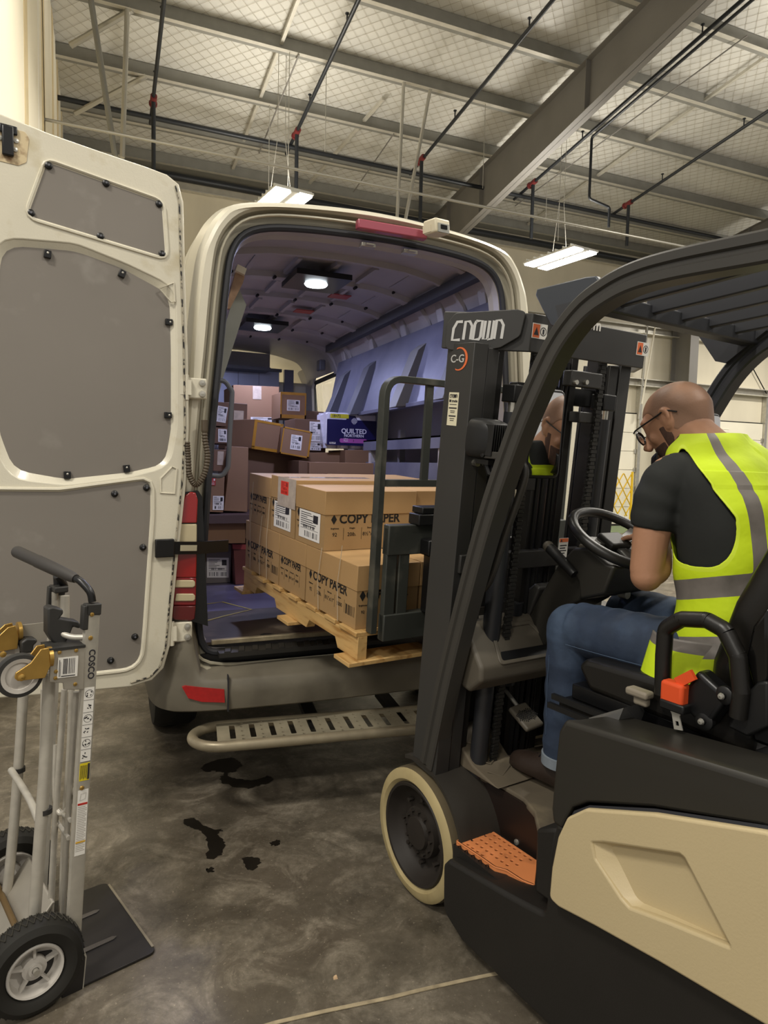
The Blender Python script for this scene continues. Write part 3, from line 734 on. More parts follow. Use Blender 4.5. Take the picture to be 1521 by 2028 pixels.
# latches on the top of the frame
for a in ((727, 488), (810, 501)):
    p = PY(*a, 2.975); s = MB(); s.box(p.x-.035, p.x+.035, 2.95, 2.99, p.z-.008, p.z+.010); s.box(p.x-.02, p.x+.02, 2.93, 2.955, p.z-.006, p.z+.004); s.build('latch_striker', m_steel, van, bevel=.003)
# third brake light and reversing camera
a = PY(708, 443, 2.87); b = PY(845, 464, 2.87); s = MB(); s.box(a.x, b.x, 2.86, 2.9, a.z-.02, a.z+.022); s.build('high_brake_light', mat('faded_red_lens', '#a04858', .3, coat=.4), van, bevel=.006)
p = PY(868, 452, 2.80); M = T(*p) @ Matrix.Rotation(.35, 4, 'Z') @ Matrix.Rotation(-.1, 4, 'Y'); c = MB(M)
c.box(-.048, .048, -.03, .05, -.028, .035); o = c.build('reversing_camera', m_bwhite, van, bevel=.009, seg=3)
c = MB(M); c.box(-.036, .036, -.034, -.028, -.026, .012); c.build('camera_face', mat('grey_camera_face', '#8f8f86', .4), o)
c = MB(M); c.box(-.02, .02, -.037, -.031, -.012, .006); c.build('camera_lens', m_lens, o)
c = MB(M); c.box(-.05, -.035, .0, .05, -.02, .01); c.build('camera_bracket', m_bwhite, o)
# tail lamp
def lens(name, pts, m, y0=2.868, y1=2.92, bev=.004):
    q = [PY(*a, y0) for a in pts]; b = MB(); b.prism([(v.x, v.z) for v in q], 'y', y0, y1); return b.build(name, m, van, bevel=bev)
lens('tail_lamp_base', [(362, 975), (393, 972), (401, 985), (412, 1240), (385, 1232), (341, 1228)], m_black, 2.885, 2.93, 0)
lens('tail_lamp_top', [(364, 990), (368, 980), (378, 974), (388, 976), (392, 990), (390, 1036), (358, 1036)], m_red)
lens('tail_lamp_indicator', [(358, 1038), (390, 1038), (390, 1085), (353, 1085)], m_clear)
lens('tail_lamp_middle', [(353, 1087), (390, 1087), (389, 1144), (348, 1144)], m_red)
lens('tail_lamp_band', [(348, 1144), (389, 1144), (388, 1199), (343, 1199)], mat('mid_red_lens', '#79131a', .2, coat=.6), 2.87)
for y in (1149, 1176): lens('reverse_lamp_strip', [(349, y), (383, y), (387, y+4), (387, y+12), (382, y+15), (346, y+15)], m_clear, 2.864, 2.90)
lens('tail_lamp_bottom', [(343, 1200), (388, 1200), (386, 1226), (378, 1230), (345, 1228), (341, 1222)], m_redd)
q = [PY(*a, 2.868) for a in [(1095, 940), (1112, 940), (1112, 1180), (1095, 1180)]]
# rear bumper, swept round the corners
path = [Vector(p) for p in [(XC-1.0, 3.75, 0), (XC-1.0, 3.2, 0), (XC-.985, 3.0, 0), (XC-.94, 2.90, 0), (XC-.86, 2.855, 0), (XC-.7, 2.825, 0), (XC-.35, 2.80, 0), (XC, 2.795, 0)]]
path += [Vector((2*XC-p.x, p.y, 0)) for p in path[-2::-1]]
path = spline(path, 5)
bm_ = MB(); rgs = []
for i, p in enumerate(path):
    t = (path[min(i+1, len(path)-1)]-path[max(i-1, 0)]).normalized(); nrm = Vector((t.y, -t.x, 0))
    cx = abs(p.x-XC); k = max(0, min(1, (cx-.80)/.07)); zt = .585+.26*k*k*(3-2*k)
    rgs.append([p-nrm*.25+Vector((0, 0, .47)), p-nrm*.03+Vector((0, 0, .435)), p+Vector((0, 0, .45)), p+nrm*.012+Vector((0, 0, .52)), p+nrm*.006+Vector((0, 0, min(zt, .57))), p-nrm*.012+Vector((0, 0, (zt+.57)/2 if k > 0 else .583)), p-nrm*.02+Vector((0, 0, zt)), p-nrm*(.035)+Vector((0, 0, zt+.012)), p-nrm*.12+Vector((0, 0, zt+.03))])
bm_.loft(rgs, cap=True, closed=False); bm_.build('rear_bumper', m_bump, van, sharp=50)
for sx in (-1, 1):
    s = MB(); x = XC+sx*.695; s.box(x-.002, x+.002, 2.805, 2.83, .445, .60); s.build('bumper_seam', m_seal, van)
q = [PY(*a, 2.815) for a in [(362, 1365), (368, 1362), (444, 1365), (445, 1391), (400, 1392), (374, 1386)]]
s = MB(); s.add([(v.x, 2.812+max(0, (.47-v.x))*.16, v.z) for v in q]+[(v.x, 2.85+max(0, (.47-v.x))*.16, v.z) for v in q], [tuple(range(6))]+[(i, (i+1) % 6, (i+1) % 6+6, i+6) for i in range(6)])
s.build('reflector', mat('red_reflector', '#a81416', .2, var=(60, .15), coat=.5), van)
s = MB(); q = [PY(*a, 2.845) for a in [(350, 1350), (352, 1345), (400, 1345), (400, 1350)]]
# hinges
for (px, py, hh) in ((392, 770, .085), (363, 1250, .085)):
    p = PY(px, py, 2.885); s = MB(); s.box(p.x-.045, p.x+.035, 2.87, 2.90, p.z-hh/2, p.z+hh/2); o = s.build('hinge_plate', m_door, van, bevel=.006)
    for sz in (-1, 1): s = MB(); s.lathe([(0, -.012), (.012, -.01), (.014, 0)], (p.x+.015, 2.868, p.z+sz*.022), (0, 1, 0), 14); s.build('hinge_bolt', m_steel, o)
    s = MB(); s.cyl((p.x-.05, 2.86, p.z-.05), (p.x-.05, 2.86, p.z+.05), .012, 10); s.box(p.x-.075, p.x-.03, 2.85, 2.87, p.z-.03, p.z+.03); s.build('hinge_knuckle', m_door, o)
# ribbed cable conduit from pillar to door
q = spline([PY(*a, 2.86) for a in [(405, 832), (406, 870), (411, 905), (404, 940), (388, 960), (375, 940), (372, 905), (370, 875)]], 12)
rr = []
for i in range(len(q)): rr.append(.0135 if (i % 2 or i < 8) else .0105)
s = MB(); s.tube(q, rr, 10); s.build('cable_conduit', mat('brown_rubber_conduit', '#4d4233', .6), van)
# rear tyre
def tyre(x, y, r=.36, w=.22):
    s = MB(); s.lathe([(r*.62, 0), (r*.8, -.008), (r*.95, .0), (r, .03), (r, w-.03), (r*.95, w), (r*.62, w)], (x, y, r), (1, 0, 0), 40); o = s.build('rear_tyre', m_tire, van)
    s = MB(); s.lathe([(.001, .05), (r*.6, .04), (r*.62, .0)], (x, y, r), (1, 0, 0), 30); s.build('wheel_rim', m_steel, o)
for x in (XC-.93, XC+.71): tyre(x, 3.95); tyre(x, 7.7)
s = MB(); s.box(XC-.85, XC+.85, 2.95, 8.2, .42, .66); s.build('underbody', m_black, van)
# reversing step on the tow bar
st = MB(); zs = .33
a0, a1, b1, b0 = [PZ(*a, zs) for a in [(385, 1462), (880, 1420), (880, 1377), (398, 1425)]]
ex = (a1-a0).normalized(); ey = Vector((-ex.y, ex.x, 0)); Wd = .26; Ln = 1.45
SM = basis((0.325, 2.705, .345), ex, ey, (0, 0, 1)) @ Matrix.Diagonal((1, .88, 1, 1))
ov = [(0.13+.13*cos(t), .13+.13*sin(t)) for t in [pi/2+pi*k/14 for k in range(15)]]+[(Ln-.13+.13*cos(t), .13+.13*sin(t)) for t in [-pi/2+pi*k/14 for k in range(15)]]
st = MB(SM); st.tube([(x, y, 0) for x, y in ov], .022, 12, closed=True); o = st.build('step_tube', mat('dirty_zinc_tube', '#9c9179', .4, .35, var=(14, .2)), van)
pl_ = MB(SM); holes = []
k = 0; x = .14
while x < Ln-.16:
    if k % 2 == 0: holes.append(rrect(x+.012, x+.036, .045, .215, .006, 2)); x += .048
    else:
        for yy in (.035, .075, .13, .185, .225): holes.append(circ(x+.018, yy, .0075, 8)[::-1])
        x += .036
    k += 1
plate(pl_, rrect(.10, Ln-.10, .012, .248, .01, 2), holes, T(0, 0, .012), .004); pl_.build('step_tread', mat('dirty_tread_plate', '#a39a83', .5, .2, var=(10, .25)), van)
for x in (.5, .9): s = MB(SM); s.box(x, x+.06, .2, .6, -.03, .0); s.build('step_bracket', m_black, van)

# ---------------------------------------------------------------- left rear door, folded back
DA = radians(10); DH = Vector((.262, 2.845, 0)); dd = Vector((-cos(DA), -sin(DA), 0)); dn = Vector((-dd.y, dd.x, 0)); dn = -dn if dn.y > 0 else dn
DM = basis((DH.x, DH.y, 0), -dd, (0, 0, 1), dn)          # local x towards the hinge, y up, z to the camera
DMI = DM.inverted()
def DP(px, py): v = DMI @ hit(px, py, dn, DH.dot(dn)); return (v.x, v.y)
door = MB()
out = [DP(-60, 208), DP(0, 228), DP(100, 268), DP(200, 303), DP(290, 333), DP(330, 348), DP(352, 366), DP(361, 400), DP(364, 520), DP(370, 700), DP(372, 850), DP(366, 960), DP(352, 1090), DP(341, 1200), DP(334, 1280), DP(322, 1322), DP(300, 1345), DP(258, 1358), DP(150, 1368), DP(0, 1380), DP(-60, 1384)]
out[0] = (-.77, out[0][1]); out[-1] = (-.77, out[-1][1])
out = out+[(-.79, .9), (-.79, 1.5), (-.785, 2.2)]
up_ = fillet([DP(92, 318), DP(322, 400), DP(330, 512), DP(52, 428)], [.03, .04, .03, .03], 6, True)
mid_out = fillet([DP(-14, 466), DP(150, 480), DP(250, 520), DP(350, 568), DP(352, 700), DP(352, 850), DP(338, 925), DP(262, 945), DP(130, 962), DP(20, 950), DP(-16, 880), DP(-26, 700)], [.1, .2, .2, .10, .1, .15, .1, .1, .2, .1, .1, .1], 6, True)
mid_in = fillet([DP(10, 488), DP(150, 500), DP(240, 532), DP(334, 585), DP(337, 700), DP(337, 850), DP(326, 918), DP(255, 933), DP(130, 945), DP(30, 925), DP(5, 850), DP(-8, 700)], [.08, .2, .2, .08, .1, .1, .08, .1, .2, .08, .1, .1], 6, True)
low_ = fillet([DP(-30, 971), DP(120, 972), DP(300, 948), DP(300, 1020), DP(285, 1240), DP(278, 1322), DP(150, 1336), DP(-30, 1345)], [.02, .1, .04, .2, .2, .08, .2, .02], 6, True)
mo = resample(mid_out, 90); mi_ = resample(mid_in, 90)
plate(door, out, [up_, mo, low_], DM @ T(0, 0, -.012), .024, .006)
plate(door, off(out, .006), [], DM @ T(0, 0, -.062), .02, .008)
plate(door, off(out, -.012), [], DM @ T(0, 0, -.045), .05, 0)
c0 = sum((Vector(p) for p in mo), Vector((0, 0)))/90
door.loft([[DM @ Vector((p[0], p[1], -.001)) for p in mo], [DM @ Vector((*((Vector(p)*.75+Vector(q)*.25)), -.006)) for p, q in zip(mo, mi_)], [DM @ Vector((*((Vector(p)*.2+Vector(q)*.8)), -.018)) for p, q in zip(mo, mi_)], [DM @ Vector((q[0], q[1], -.022)) for q in mi_]], cap=False)
ldoor = door.build('rear_door', m_door, van, sharp=40)
for nm, pts, z in (('upper_trim_panel', off(up_, -.002), -.004), ('window_trim_panel', off(mi_, .01), -.019), ('lower_trim_panel', off(low_, -.002), -.004)):
    b = MB(); plate(b, pts, [], DM @ T(0, 0, z), .004, .001); b.build(nm, m_card, ldoor)
for pts, wd_ in ((up_, .006), (low_, .007)):
    b = MB(); b.tube([DM @ Vector((p[0], p[1], .001)) for p in off(resample(pts, 90), .006)], wd_, 6, closed=True); b.build('pressed_bead', m_door, ldoor)
b = MB(); b.tube([DM @ Vector((p[0], p[1], .0045)) for p in resample(off(out, -.013)[6:18], 120, False)], .0035, 6); b.build('door_edge_seal', mat('cracked_seam_sealer', '#a79f8b', .6, alt=('#1d1a16', 60), mask=(.46, .56)), ldoor)
scr = None
for a in [(96, 328), (210, 363), (315, 404), (61, 422), (199, 468), (321, 503), (227, 978), (290, 966), (283, 1084), (267, 1261), (219, 1308), (-20, 1308)]:
    p = DP(*a); b = MB(DM); b.lathe([(.0135, 0), (.0125, .005), (.006, .009), (.0015, .0095)], (p[0], p[1], .0), (0, 0, 1), 16); b.m(1).lathe([(.004, .0097), (.003, .0099), (.0005, .0099)], (p[0], p[1], 0), (0, 0, 1), 10); b.build('trim_screw', [m_black, m_alud], ldoor)
for a, r in [((95, 502), .1), ((243, 541), .35), ((336, 637), pi/2), ((334, 822), pi/2), ((134, 941), 0), ((252, 928), -.1)]:
    p = DP(*a); b = MB(DM @ T(p[0], p[1], -.012) @ Matrix.Rotation(-r, 4, 'Z')); b.box(-.012, .012, -.014, .014, -.006, .008); b.m(1).lathe([(.004, .008), (.0005, .0095)], (0, .004, 0), (0, 0, 1), 10); b.build('panel_clip', [m_black, m_steel], ldoor, bevel=.002)
# latch at the top, in its rusty pocket
pk = [DP(-20, 244), DP(50, 262), DP(57, 275), DP(52, 322), DP(36, 328), DP(-20, 314)]
b = MB(); plate(b, fillet(pk, .012, 4, True), [], DM @ T(0, 0, .001), .002, .0005); b.build('latch_pocket', mat('rust_stained_paint', '#cdbb95', .5, alt=('#7c5a38', 22), mask=(.5, .68)), ldoor)
b = MB(); u, v = DP(15, 278); b.M = DM @ T(u, v, 0)
b.box(-.018, .018, -.055, .045, .002, .016); b.box(-.026, .03, .02, .05, .002, .012); b.build('top_latch', m_black, ldoor, bevel=.004)
for a in [(32, 280), (30, 297), (0, 273)]:
    p = DP(*a); b = MB(DM); b.lathe([(.009, 0), (.008, .005), (.001, .0065)], (p[0], p[1], .001), (0, 0, 1), 12); b.build('latch_bolt', m_steel, ldoor)
# pressed shapes in the door frame
for pts in ([(316, 572), (344, 560), (346, 598), (338, 598)], [(318, 948), (340, 925), (350, 928), (346, 978), (318, 976)]):
    b = MB(); b.tube([DM @ Vector((*DP(*a), .001)) for a in pts], .004, 6, closed=True); b.build('pressed_mark', m_door, ldoor)
# black door check strap
b = MB(); p = DP(326, 1085); b.M = DM @ T(p[0], p[1], 0); b.box(-.04, .035, -.037, .037, 0, .02); o = b.build('door_check', m_black, ldoor, bevel=.004)
a = DM @ Vector((p[0]+.02, p[1], .012)); e = PY(451, 1081, 2.98); mid = PY(392, 1085, 2.86)
b = MB(); b.sweep([(-.004, -.026), (.004, -.026), (.004, .026), (-.004, .026)], [a, mid, e]); b.build('check_strap', m_black, ldoor)
b = MB(); b.sweep([(-.002, -.012), (.002, -.012), (.002, .012), (-.002, .012)], [a.lerp(mid, .35)-Vector((0, .005, 0)), a.lerp(mid, .95)-Vector((0, .005, 0))]); b.build('strap_slot_plate', mat('strap_inner', '#a49c83', .5), ldoor)
# right rear door, swung forwards along the flank
RA = radians(47); M2 = basis((2.19, 2.93, 0), (sin(RA), cos(RA), 0), (0, 0, 1))
b = MB(); w2 = .76
o2 = fillet([(0, .75), (w2, .75), (w2, 2.50), (.1, 2.43), (0, 2.3)], [.08, .02, .06, .05, .05], 6, True)
plate(b, o2, [], M2, .05, .01); rd = b.build('rear_door', m_door, van)
# ================================================================ THE PALLET LOAD (raised on the forks, tipped slightly back)
LY_, LP_ = radians(9.2), radians(3.75)
lf = Vector((-sin(LY_)*cos(LP_), cos(LY_)*cos(LP_), sin(LP_))); lr = Vector((cos(LY_), sin(LY_), 0)); lu = lr.cross(lf)
LM = basis((.863, 2.312, .883), lr, lf, lu)
m_carton = mat('kraft_carton', '#a48459', .65, var=(5, .05), bump=(90, .05))
m_carton2 = mat('kraft_carton_lid', '#ad8a5c', .65, var=(5, .05), bump=(90, .05))
m_cart3 = mat('parcel_cardboard', '#8c6b4f', .7, var=(4, .06))
m_cart4 = mat('darker_parcel_cardboard', '#70543f', .7, var=(4, .07))
m_otape = mat('amber_packing_tape', '#b17f2c', .25, var=(15, .15))
m_ctape = mat('clear_packing_tape', '#bfb09e', .15, var=(25, .2), coat=.6)
m_wood = mat('pine_board', '#c9a469', .6, var=(3, .12), alt=('#a5793f', 5), mask=(.5, .7), stretch=(8, 1, 8))
m_print = mat('black_print', '#17130f', .7)
m_neon = mat('neon_red_sticker', '#e8412e', .5)
pal = thing('wooden_pallet', 'pale pine pallet on the forks under the cartons of copy paper', 'pallet', LM)
PW, PL = 1.016, 1.22
for i, y in enumerate([-.03+k*.1785 for k in range(7)]):
    b = MB(LM); w = .135 if i in (0, 6) else .09; b.box(-.012+random.uniform(-.008, .008), PW, y, y+w, -.017, 0); b.build('deck_board', m_wood, pal, bevel=.002)
for x in (0.0, .488, .976):
    b = MB(LM); b.prism([(-.03, -.017), (1.17, -.017), (1.17, -.106), (1.01, -.106), (.985, -.068), (.76, -.068), (.735, -.106), (.41, -.106), (.385, -.068), (.15, -.068), (.125, -.106), (-.03, -.106)], 'x', x, x+.04); b.build('stringer', m_wood, pal, bevel=.0015)
for y in (-.05, .50, 1.07):
    b = MB(LM); b.box(-.045, PW+.02, y, y+.12, -.122, -.106); b.build('bottom_board', m_wood, pal, bevel=.002)
def copybox(x0, x1, y0, y1, z0, h, lab, faces='', sxl=1, taped=False):
    M = LM @ T((x0+x1)/2, (y0+y1)/2, z0)
    t = thing('paper_carton', lab, 'box', M, 'copy paper cartons on the pallet')
    w, d = (x1-x0)/2-.002, (y1-y0)/2-.002; lid = h*.40
    b = MB(M); b.box(-w+.003, w-.003, -d+.003, d-.003, .001, h-.01); b.build('carton_base', m_carton, t)
    b = MB(M); b.box(-w, w, -d, d, h-lid, h-.001); b.build('carton_lid', m_carton2, t, bevel=.002)
    def face(M2, W):
        s = W*.105
        g = MB(M2 @ T(-W*.40, .055, .0)); g.prism([(-.013, 0), (0, -.021), (.013, 0), (0, .021)], 'z', 0, .0006); g.build('diamond_mark', m_print, t)
        text('COPY PAPER', .052 if W > .35 else .042, M2 @ T(-W*.345, .055, 0), m_print, t, bold=.028, sx=(W*.74)/(.052*6.35) if W > .35 else (W*.74)/(.042*6.35))
        k = W/.44
        text('5000 SHEETS', .009, M2 @ T(W*.28, .092, 0), m_print, t, align='CENTER')
        for a, bb, xx in (('Brightness', '92', -.17), ('Weight', '20lb.', -.09), ('Sheet size', '8\u00bd"x11"', .0), ('Sheets', '5000', .085)):
            text(a, .009, M2 @ T(xx*k, .018, 0), m_print, t, align='CENTER'); text(bb, .022*min(1, k*1.1), M2 @ T(xx*k, -.012+.004, 0), m_print, t, align='CENTER')
        g = MB(M2)
        for xx in (-.13, -.045, .045, .125): g.box(xx*k, xx*k+.0012, -.03, .02, 0, .0005)
        if W > .35:
            rr = random.Random(3)
            g.box(.135, .137, -.03, .01, 0, .0005); g.box(.203, .205, -.03, .01, 0, .0005)
            for q in range(20):
                if rr.random() < .6: g.box(.14+q*.003, .142+q*.003, -.03, .008, 0, .0005)
        g.build('printed_rules', m_print, t)
    zc = h*.30
    if 'L' in faces: face(basis(M @ Vector((-w+.0028, 0, zc)), -lf, lu), 2*d)
    if 'F' in faces: face(basis(M @ Vector((0, -d+.0028, zc)), lr, lu), 2*w)
    return t, M, w, d
H = .245; G = 'copy paper carton'
C = {}
specs = [
 ('A', 0, .285, 0, .445, 0, H, 'kraft carton at the near bottom left of the pallet, printed COPY PAPER', 'LF'),
 ('B', 0, .445, .445, .73, 0, H, 'narrow-sided copy paper carton in the middle of the bottom row, left side', 'L'),
 ('C', 0, .285, .73, 1.175, 0, H, 'copy paper carton at the far bottom left of the pallet', 'L'),
 ('D', .285, .73, 0, .285, 0, H, 'bottom copy paper carton behind the black load backrest', 'F'),
 ('E', .73, 1.015, 0, .445, 0, H, 'bottom copy paper carton behind the mast, at the near right of the pallet', 'F'),
 ('F', .57, 1.015, .445, .73, 0, H, 'bottom carton at the middle right of the pallet, under the upper row', ''),
 ('G', .73, 1.015, .73, 1.175, 0, H, 'bottom carton at the far right of the pallet, under the upper row', ''),
 ('H', .285, .73, .89, 1.175, 0, H, 'bottom carton at the far end of the pallet, under the upper row', ''),
 ('I', 0, .445, .287, .572, H, H, 'upper copy paper carton facing the forklift, with a white label on its side', 'LF'),
 ('J', 0, .445, .572, .857, H, .262, 'taped upper carton with a neon red sticker and a white label', 'L'),
 ('K', 0, .445, .857, 1.142, H, H, 'upper copy paper carton at the far left corner of the load', 'L'),
 ('L', .445, .89, .30, .585, H, H, 'upper carton beside the one facing the forklift, seen through the backrest', 'F'),
 ('M', .445, .89, .585, .87, H, .25, 'upper carton in the middle right of the load, only its top in view', ''),
 ('N', .445, .89, .87, 1.155, H, H, 'upper carton at the far right of the load, only its top in view', '')]
for k, x0, x1, y0, y1, z0, h, lab, fc in specs: C[k] = copybox(x0, x1, y0, y1, z0, h, lab, fc)
for k in 'FGH':
    pass
t, M, w, d = C['I']; sticker(t, basis(M @ Vector((-w+.0015, .0, .085)), -lf, lu), .20, .12, 5)
t, M, w, d = C['J']; sticker(t, basis(M @ Vector((-w+.0015, .0, .085)), -lf, lu), .19, .12, 6)
sticker(t, basis(M @ Vector((-w-.001, -.02, .215)), -lf, lu), .085, .06, 8, 'neon_sticker', m_neon, mat('neon_print', '#a02a20', .6))
b = MB(M); b.box(-w-.0012, -w-.0004, -d, d*.4, .13, .262); b.box(-w, w, -.03, .03, .2612, .2618); b.build('clear_tape', m_ctape, t)
# thin strands of stretch film hanging off the left side
b = MB(LM)
for y, l in ((.13, .30), (.30, .26), (.86, .4), (1.08, .45), (.95, .3)): b.tube([(-.003, y, .0), (-.006, y+.01, l*.5), (-.004, y-.01, l)], .0012, 4)
tag(b.build('stretch_film_strand', mat('film_strand', '#c9bda8', .2)), 'thin torn strands of stretch film down the left side of the cartons', 'film', kind='stuff')

# ================================================================ PARCELS IN THE VAN
def parcel(lab, q, y, dep, m=m_cart3, dx=0, dz=0, zb=None, name='parcel', tops=None, grp='parcels in the van'):
    """q = four corners of the near face in the photograph: TL, TR, BR, BL, on the plane Y = y"""
    p = [PY(*a, y) for a in q]
    if zb is not None: p[2].z = p[3].z = zb
    b = MB(); D = Vector((dx, dep, dz)); n = [p[3], p[2], p[1], p[0]]; f = [v+D for v in n]
    b.add(n+f, [(0, 1, 2, 3), (7, 6, 5, 4), (0, 4, 5, 1), (3, 2, 6, 7), (0, 3, 7, 4), (1, 5, 6, 2)])
    o = tag(b.build(name, m, bevel=.003), lab, 'box', grp)
    c = sum(p, Vector())/4; ex = (p[1]-p[0]).normalized(); ey = (p[0]-p[3]).normalized()
    M = basis(c+Vector((0, -.0015, 0)), ex, ey); W = (p[1]-p[0]).length; Hh = (p[0]-p[3]).length
    return o, M, W, Hh
def strip(o, M, x0, x1, y0, y1, m, nm='packing_tape', z=0): b = MB(M); b.box(x0, x1, y0, y1, z, z+.0007); b.build(nm, m, o)
o, M, W, Hh = parcel('big mauve-brown box at the back left of the van, clear tape down its top', [(462, 762), (553, 766), (552, 842), (462, 838)], 5.5, .45, m_cart3)
strip(o, M, -.03, .04, Hh*.15, Hh*.5, m_ctape); sticker(o, M @ T(W*.15, -Hh*.40, .001), W*.55, Hh*.16, 11)
o, M, W, Hh = parcel('small upright box with amber taped edges and a square white label, left of the window', [(556, 776), (607, 779), (605, 829), (555, 828)], 5.2, .3, m_cart3)
strip(o, M, -W/2, W/2, Hh*.40, Hh*.5, m_otape); strip(o, M, -W/2, W/2, -Hh*.5, -Hh*.36, m_otape); strip(o, M, -W/2, -W*.45, -Hh/2, Hh/2, m_otape); strip(o, M, W*.45, W/2, -Hh/2, Hh/2, m_otape); sticker(o, M @ T(0, 0, .001), W*.5, Hh*.42, 12)
o, M, W, Hh = parcel('shiny taped box with a tilted white label behind the grab handle', [(420, 795), (490, 800), (489, 848), (418, 843)], 4.9, .4, m_cart4)
sticker(o, M @ T(-W*.22, 0, .001) @ Matrix.Rotation(-.12, 4, 'Z'), W*.28, Hh*.66, 13); strip(o, M, W*.12, W*.4, -Hh*.3, Hh*.2, m_ctape)
o, M, W, Hh = parcel('flat box with two white labels below the shiny taped box', [(424, 846), (485, 850), (482, 880), (424, 878)], 4.85, .4, m_cart4)
sticker(o, M @ T(-W*.22, 0, .001), W*.28, Hh*.8, 14); sticker(o, M @ T(W*.22, 0, .001), W*.42, Hh*.8, 15)
o, M, W, Hh = parcel('dark box edge behind the two labelled boxes, left of the toilet paper', [(606, 813), (646, 816), (646, 832), (606, 832)], 5.3, .3, m_cart4, zb=1.25)
o, M, W, Hh = parcel('tall slim box with long white labels left of the toilet paper', [(584, 829), (638, 832), (636, 893), (584, 893)], 4.85, .3, m_cart4)
sticker(o, M @ T(W*.26, Hh*.12, .001), W*.44, Hh*.62, 16); sticker(o, M @ T(W*.26, -Hh*.34, .001), W*.4, Hh*.25, 17)
o, M, W, Hh = parcel('plain brown box with amber tape round its face, tilted on the pile', [(505, 830), (562, 840), (554, 898), (498, 888)], 4.65, .3, m_cart3, dx=-.18)
for a in ((-.5, .5, .42, .5), (-.5, .5, -.5, -.40), (-.5, -.40, -.5, .5), (.40, .5, -.5, .5)): strip(o, M, a[0]*W, a[1]*W, a[2]*Hh, a[3]*Hh, m_otape)
o, M, W, Hh = parcel('tilted amber-taped box with a small white label, right of the plain taped one', [(562, 844), (619, 855), (610, 909), (554, 897)], 4.5, .3, m_cart3, dx=.03)
for a in ((-.5, .5, .45, .5), (-.5, .5, -.5, -.45), (-.5, -.46, -.5, .5), (.44, .5, -.5, .5)): strip(o, M, a[0]*W, a[1]*W, a[2]*Hh, a[3]*Hh, m_otape)
sticker(o, M @ T(0, 0, .001) @ Matrix.Rotation(.05, 4, 'Z'), W*.38, Hh*.55, 18)
parcel('wide dark brown box leaning below the two amber-taped boxes', [(456, 884), (592, 905), (590, 950), (450, 1010)], 4.72, .5, m_cart4, zb=.95)
parcel('tall leaning cardboard panel box at the left, above the low shelf', [(458, 884), (492, 886), (490, 1014), (443, 1012)], 4.42, .25, m_cart3)
parcel('medium brown box under the tall slim box', [(592, 896), (680, 896), (680, 930), (592, 930)], 4.75, .4, m_cart3, zb=1.0)
parcel('medium brown box under the toilet paper pack', [(684, 891), (752, 891), (752, 930), (684, 930)], 4.62, .4, m_cart3, zb=1.0)
o, M, W, Hh = parcel('long low box with a taped top just beyond the copy paper', [(613, 915), (772, 918), (770, 960), (613, 960)], 4.3, .3, m_cart3, zb=.72)
parcel('dark box left of the long low box, behind the copy paper', [(592, 912), (614, 914), (614, 960), (592, 960)], 4.35, .3, m_cart4, zb=.72)
o, M, W, Hh = parcel('small plastic-wrapped parcel beside the grab handle', [(424, 890), (448, 891), (446, 934), (422, 933)], 4.5, .3, m_cart4)
strip(o, M, -W*.2, W*.3, -.03, .06, m_ctape)
o, M, W, Hh = parcel('narrow box with a red tag and a bar-code label behind the door pillar', [(410, 940), (445, 941), (442, 1015), (408, 1014)], 4.35, .3, m_cart3)
sticker(o, M @ T(.02, -Hh*.25, .001), W*.62, Hh*.38, 19); sticker(o, M @ T(-.02, Hh*.32, .001), W*.35, Hh*.2, 20, 'red_tag', mat('red_tag', '#b5282c', .5), m_paper)
b = MB(); p0, p1 = PY(408, 1018, 4.25), PY(490, 1020, 4.25); b.box(p0.x-.1, p1.x+.25, 4.25, 4.9, p0.z-.06, p0.z-.008); b.box(p1.x+.1, p1.x+.14, 4.3, 4.85, .7, p0.z-.06); b.box(p0.x-.05, p0.x-.01, 4.3, 4.85, .7, p0.z-.06)
tag(b.build('low_shelf', mat('low_shelf_board', '#4b3b3c', .5)), 'low dark shelf board at the left inside the van, boxes above and below', 'shelf')
parcel('wide pinkish-brown box under the low shelf', [(408, 1034), (486, 1033), (486, 1076), (408, 1077)], 4.3, .4, m_cart3)
o, M, W, Hh = parcel('box with a white printed label standing on the van floor at the left', [(405, 1077), (459, 1078), (456, 1144), (405, 1143)], 4.45, .35, mat('grey_parcel', '#77706e', .6, var=(4, .08)), zb=.701)
sticker(o, M @ T(-W*.0, -Hh*.1, .001), W*.8, Hh*.5, 21)
o, M, W, Hh = parcel('reddish box standing on the van floor beside the pallet', [(462, 1078), (500, 1080), (497, 1158), (466, 1156)], 4.36, .35, mat('red_brown_parcel', '#6c3a36', .6, var=(4, .08)), zb=.701)
strip(o, M, -W/2, W/2, Hh*.38, Hh*.5, mat('rose_tape', '#a5484c', .5), 'coloured_band')
# toilet paper pack
y = 4.68; q = [PY(*a, y) for a in [(647, 815), (747, 815), (747, 890), (647, 890)]]
x0, x1, z1, z0 = q[0].x, q[1].x, q[0].z, q[2].z; W = x1-x0; Hh = z1-z0
tp_ = thing('toilet_paper_pack', 'plastic-wrapped navy and white pack of toilet rolls on the parcels', 'pack', T((x0+x1)/2, y, z0), )
m_navy = mat('navy_film', '#1d1b4d', .3, var=(12, .12), coat=.5); m_tpw = mat('white_film', '#d9d8e4', .3, var=(10, .05), coat=.4, bump=(30, .3))
b = MB(); 
for i in range(4):
    xc = x0+W*(i+.5)/4
    for k in range(2): b.cyl((xc, y+.07+.12*k, z0), (xc, y+.07+.12*k, z1), W/8*1.0, 20)
b.build('paper_rolls', m_tpw, tp_)
b = MB(); b.box(x0+.004, x1-.004, y+.0, y+.26, z0+Hh*.08, z1-Hh*.02); b.build('white_wrap', m_tpw, tp_, bevel=.012)
